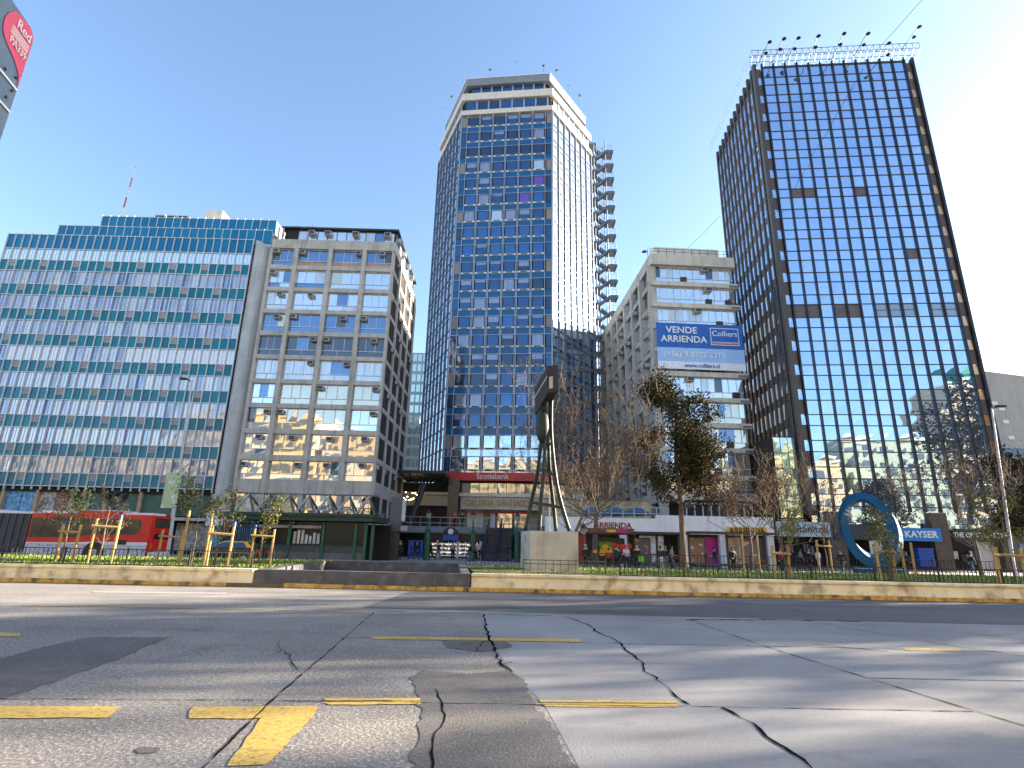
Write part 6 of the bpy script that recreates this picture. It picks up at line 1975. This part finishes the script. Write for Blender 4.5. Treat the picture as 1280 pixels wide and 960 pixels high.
sb = thing('display_board', 'blue and white display board standing on the plaza', 'sign', (q.x, q.y + 1.2, 0)); b.box(-.75, .75, 0, .08, .15, 1.75, 0); b.box(-.5, .5, -.02, 0, .3, 1.6, 1); b.build('board', [M_['blue'], M_['void']], sb)
b = MB(); b.box(-.7, -.6, -.1, .3, 0, .16); b.box(.6, .7, -.1, .3, 0, .16); b.build('foot', M_['iron'], sb)
q = G(536, 694, 0)
sb = thing('placard', 'pink poster on a thin stand behind the walking pair', 'sign', (q.x, q.y, 0)); b = MB(); b.box(-.55, .55, 0, .05, 1.7, 2.7); b.build('poster', blobs('pink_poster', [(.6, .5, .55), (.55, .3, .42), (.5, .45, .55), (.6, .4, .2)], 2), sb)
b = MB(); b.tube([(0, .03, 0), (0, .03, 1.7)], .03, 6); b.build('pole', M_['iron'], sb)
# ================================================================ light, sky, camera
SUN_AZ, SUN_EL = rad(73), rad(16.5)
SLOPE = 1 / math.tan(SUN_AZ)        # azimuth measured from the view direction towards the right
# unseen trees added beyond the right edge to dapple the road with shade
gd = 'unseen trees added to dapple the road'
rng = random.Random(64)
av = thing('tree', 'tall unseen tree added down the median to dapple the road', 'tree', (0, 0, 0), 0, gd)
mb, tips = MB(), []
mb.tube([(0, 0, 0), (.1, 0, 4), (0, .1, 8), (.1, 0, 13)], [.32, .26, .2, .1], 9)
for q in range(22):
    a = rng.uniform(0, 2 * PI); z = rng.uniform(5, 13)
    grow(mb, Vector((0, 0, z)), Vector((math.cos(a), math.sin(a), rng.uniform(.2, .8))).normalized(), 2.6 * (1.25 - z / 26), .09, 2, rng, tips, .55, .15)
mb.build('trunk', M_['bark'], av)
cb = MB()
for p, d in tips:
    if rng.random() < .45: leaf_quads(cb, p, rng, 7, .42, .2, 4)
cb.build('crown', L_ever, av)
spots = [(66, 27.5, 1.6), (63, 22.0, 1.5), (60, 34.5, 1.55), (70, 41.0, 1.7), (112, 38, 1.8)]
for i, (x, y, sc_) in enumerate(spots):
    o = av if i == 0 else dup(av, (x, y, 0), i * 1.3)
    o.location = (x, y, 0); o.scale = (sc_, sc_, sc_)
# unseen blocks added to shade the roadway: the low sun reaches it only between them
fm = mat('shade_block_wall', (0.4, 0.36, 0.3), .9, streak=.3)
for (c0, c1, h, lab) in ((-8, 4.3, 75, 'tall unseen block added down the avenue to shade the roadway'), (13.6, 15.4, 72, 'slim unseen tower added down the avenue to shade part of the road')):
    y0, y1 = c0 + SLOPE * 140, c1 + SLOPE * 140
    t = thing('shade_block', lab, 'building', (140, y0, 0))
    b = MB(); b.box(0, 14, 0, y1 - y0, 0, h); b.build('wall', fm, t)
    for k in range(12):
        b = MB(); b.box(-.06, .02, .4, y1 - y0 - .4, 4 + k * 5.4, 6.4 + k * 5.4); b.build('window', ow, t)
w = bpy.data.worlds.new('World'); S.world = w; w.use_nodes = True
nt = w.node_tree
bg = nt.nodes['Background']
sky = nt.nodes.new('ShaderNodeTexSky')
sky.sky_type = 'NISHITA'; sky.sun_disc = False
sky.sun_elevation, sky.sun_rotation = SUN_EL, SUN_AZ
sky.altitude, sky.air_density, sky.dust_density, sky.ozone_density = 520, 1.0, 1.2, 1.8
nt.links.new(sky.outputs['Color'], bg.inputs['Color'])
bg.inputs['Strength'].default_value = 0.075
sl = bpy.data.lights.new('sun', 'SUN'); so = bpy.data.objects.new('sun', sl); COL.objects.link(so)
sl.energy, sl.angle, sl.color = 5.0, rad(.5), (1.0, .86, .68)
sd = Vector((math.sin(SUN_AZ) * math.cos(SUN_EL), math.cos(SUN_AZ) * math.cos(SUN_EL), math.sin(SUN_EL)))
so.rotation_euler = sd.to_track_quat('Z', 'Y').to_euler()
cam = bpy.data.cameras.new('camera'); co = bpy.data.objects.new('camera', cam); COL.objects.link(co)
cam.sensor_width, cam.lens = 36.0, FPX / 1280 * 36.0
cam.clip_start, cam.clip_end = .05, 3000
R4 = Matrix((Rv, Uv, -Fv)).transposed().to_4x4()
co.matrix_world = Matrix.Translation(EYE) @ R4
S.camera = co
S.view_settings.view_transform, S.view_settings.look = 'Standard', 'None'
S.view_settings.exposure, S.view_settings.gamma, S.view_settings.use_curve_mapping = 2.65, 1.0, False
S.render.engine = 'CYCLES'
S.cycles.max_bounces, S.cycles.diffuse_bounces, S.cycles.glossy_bounces = 6, 3, 4
S.cycles.sample_clamp_indirect = 6
S.cycles.use_denoising = True
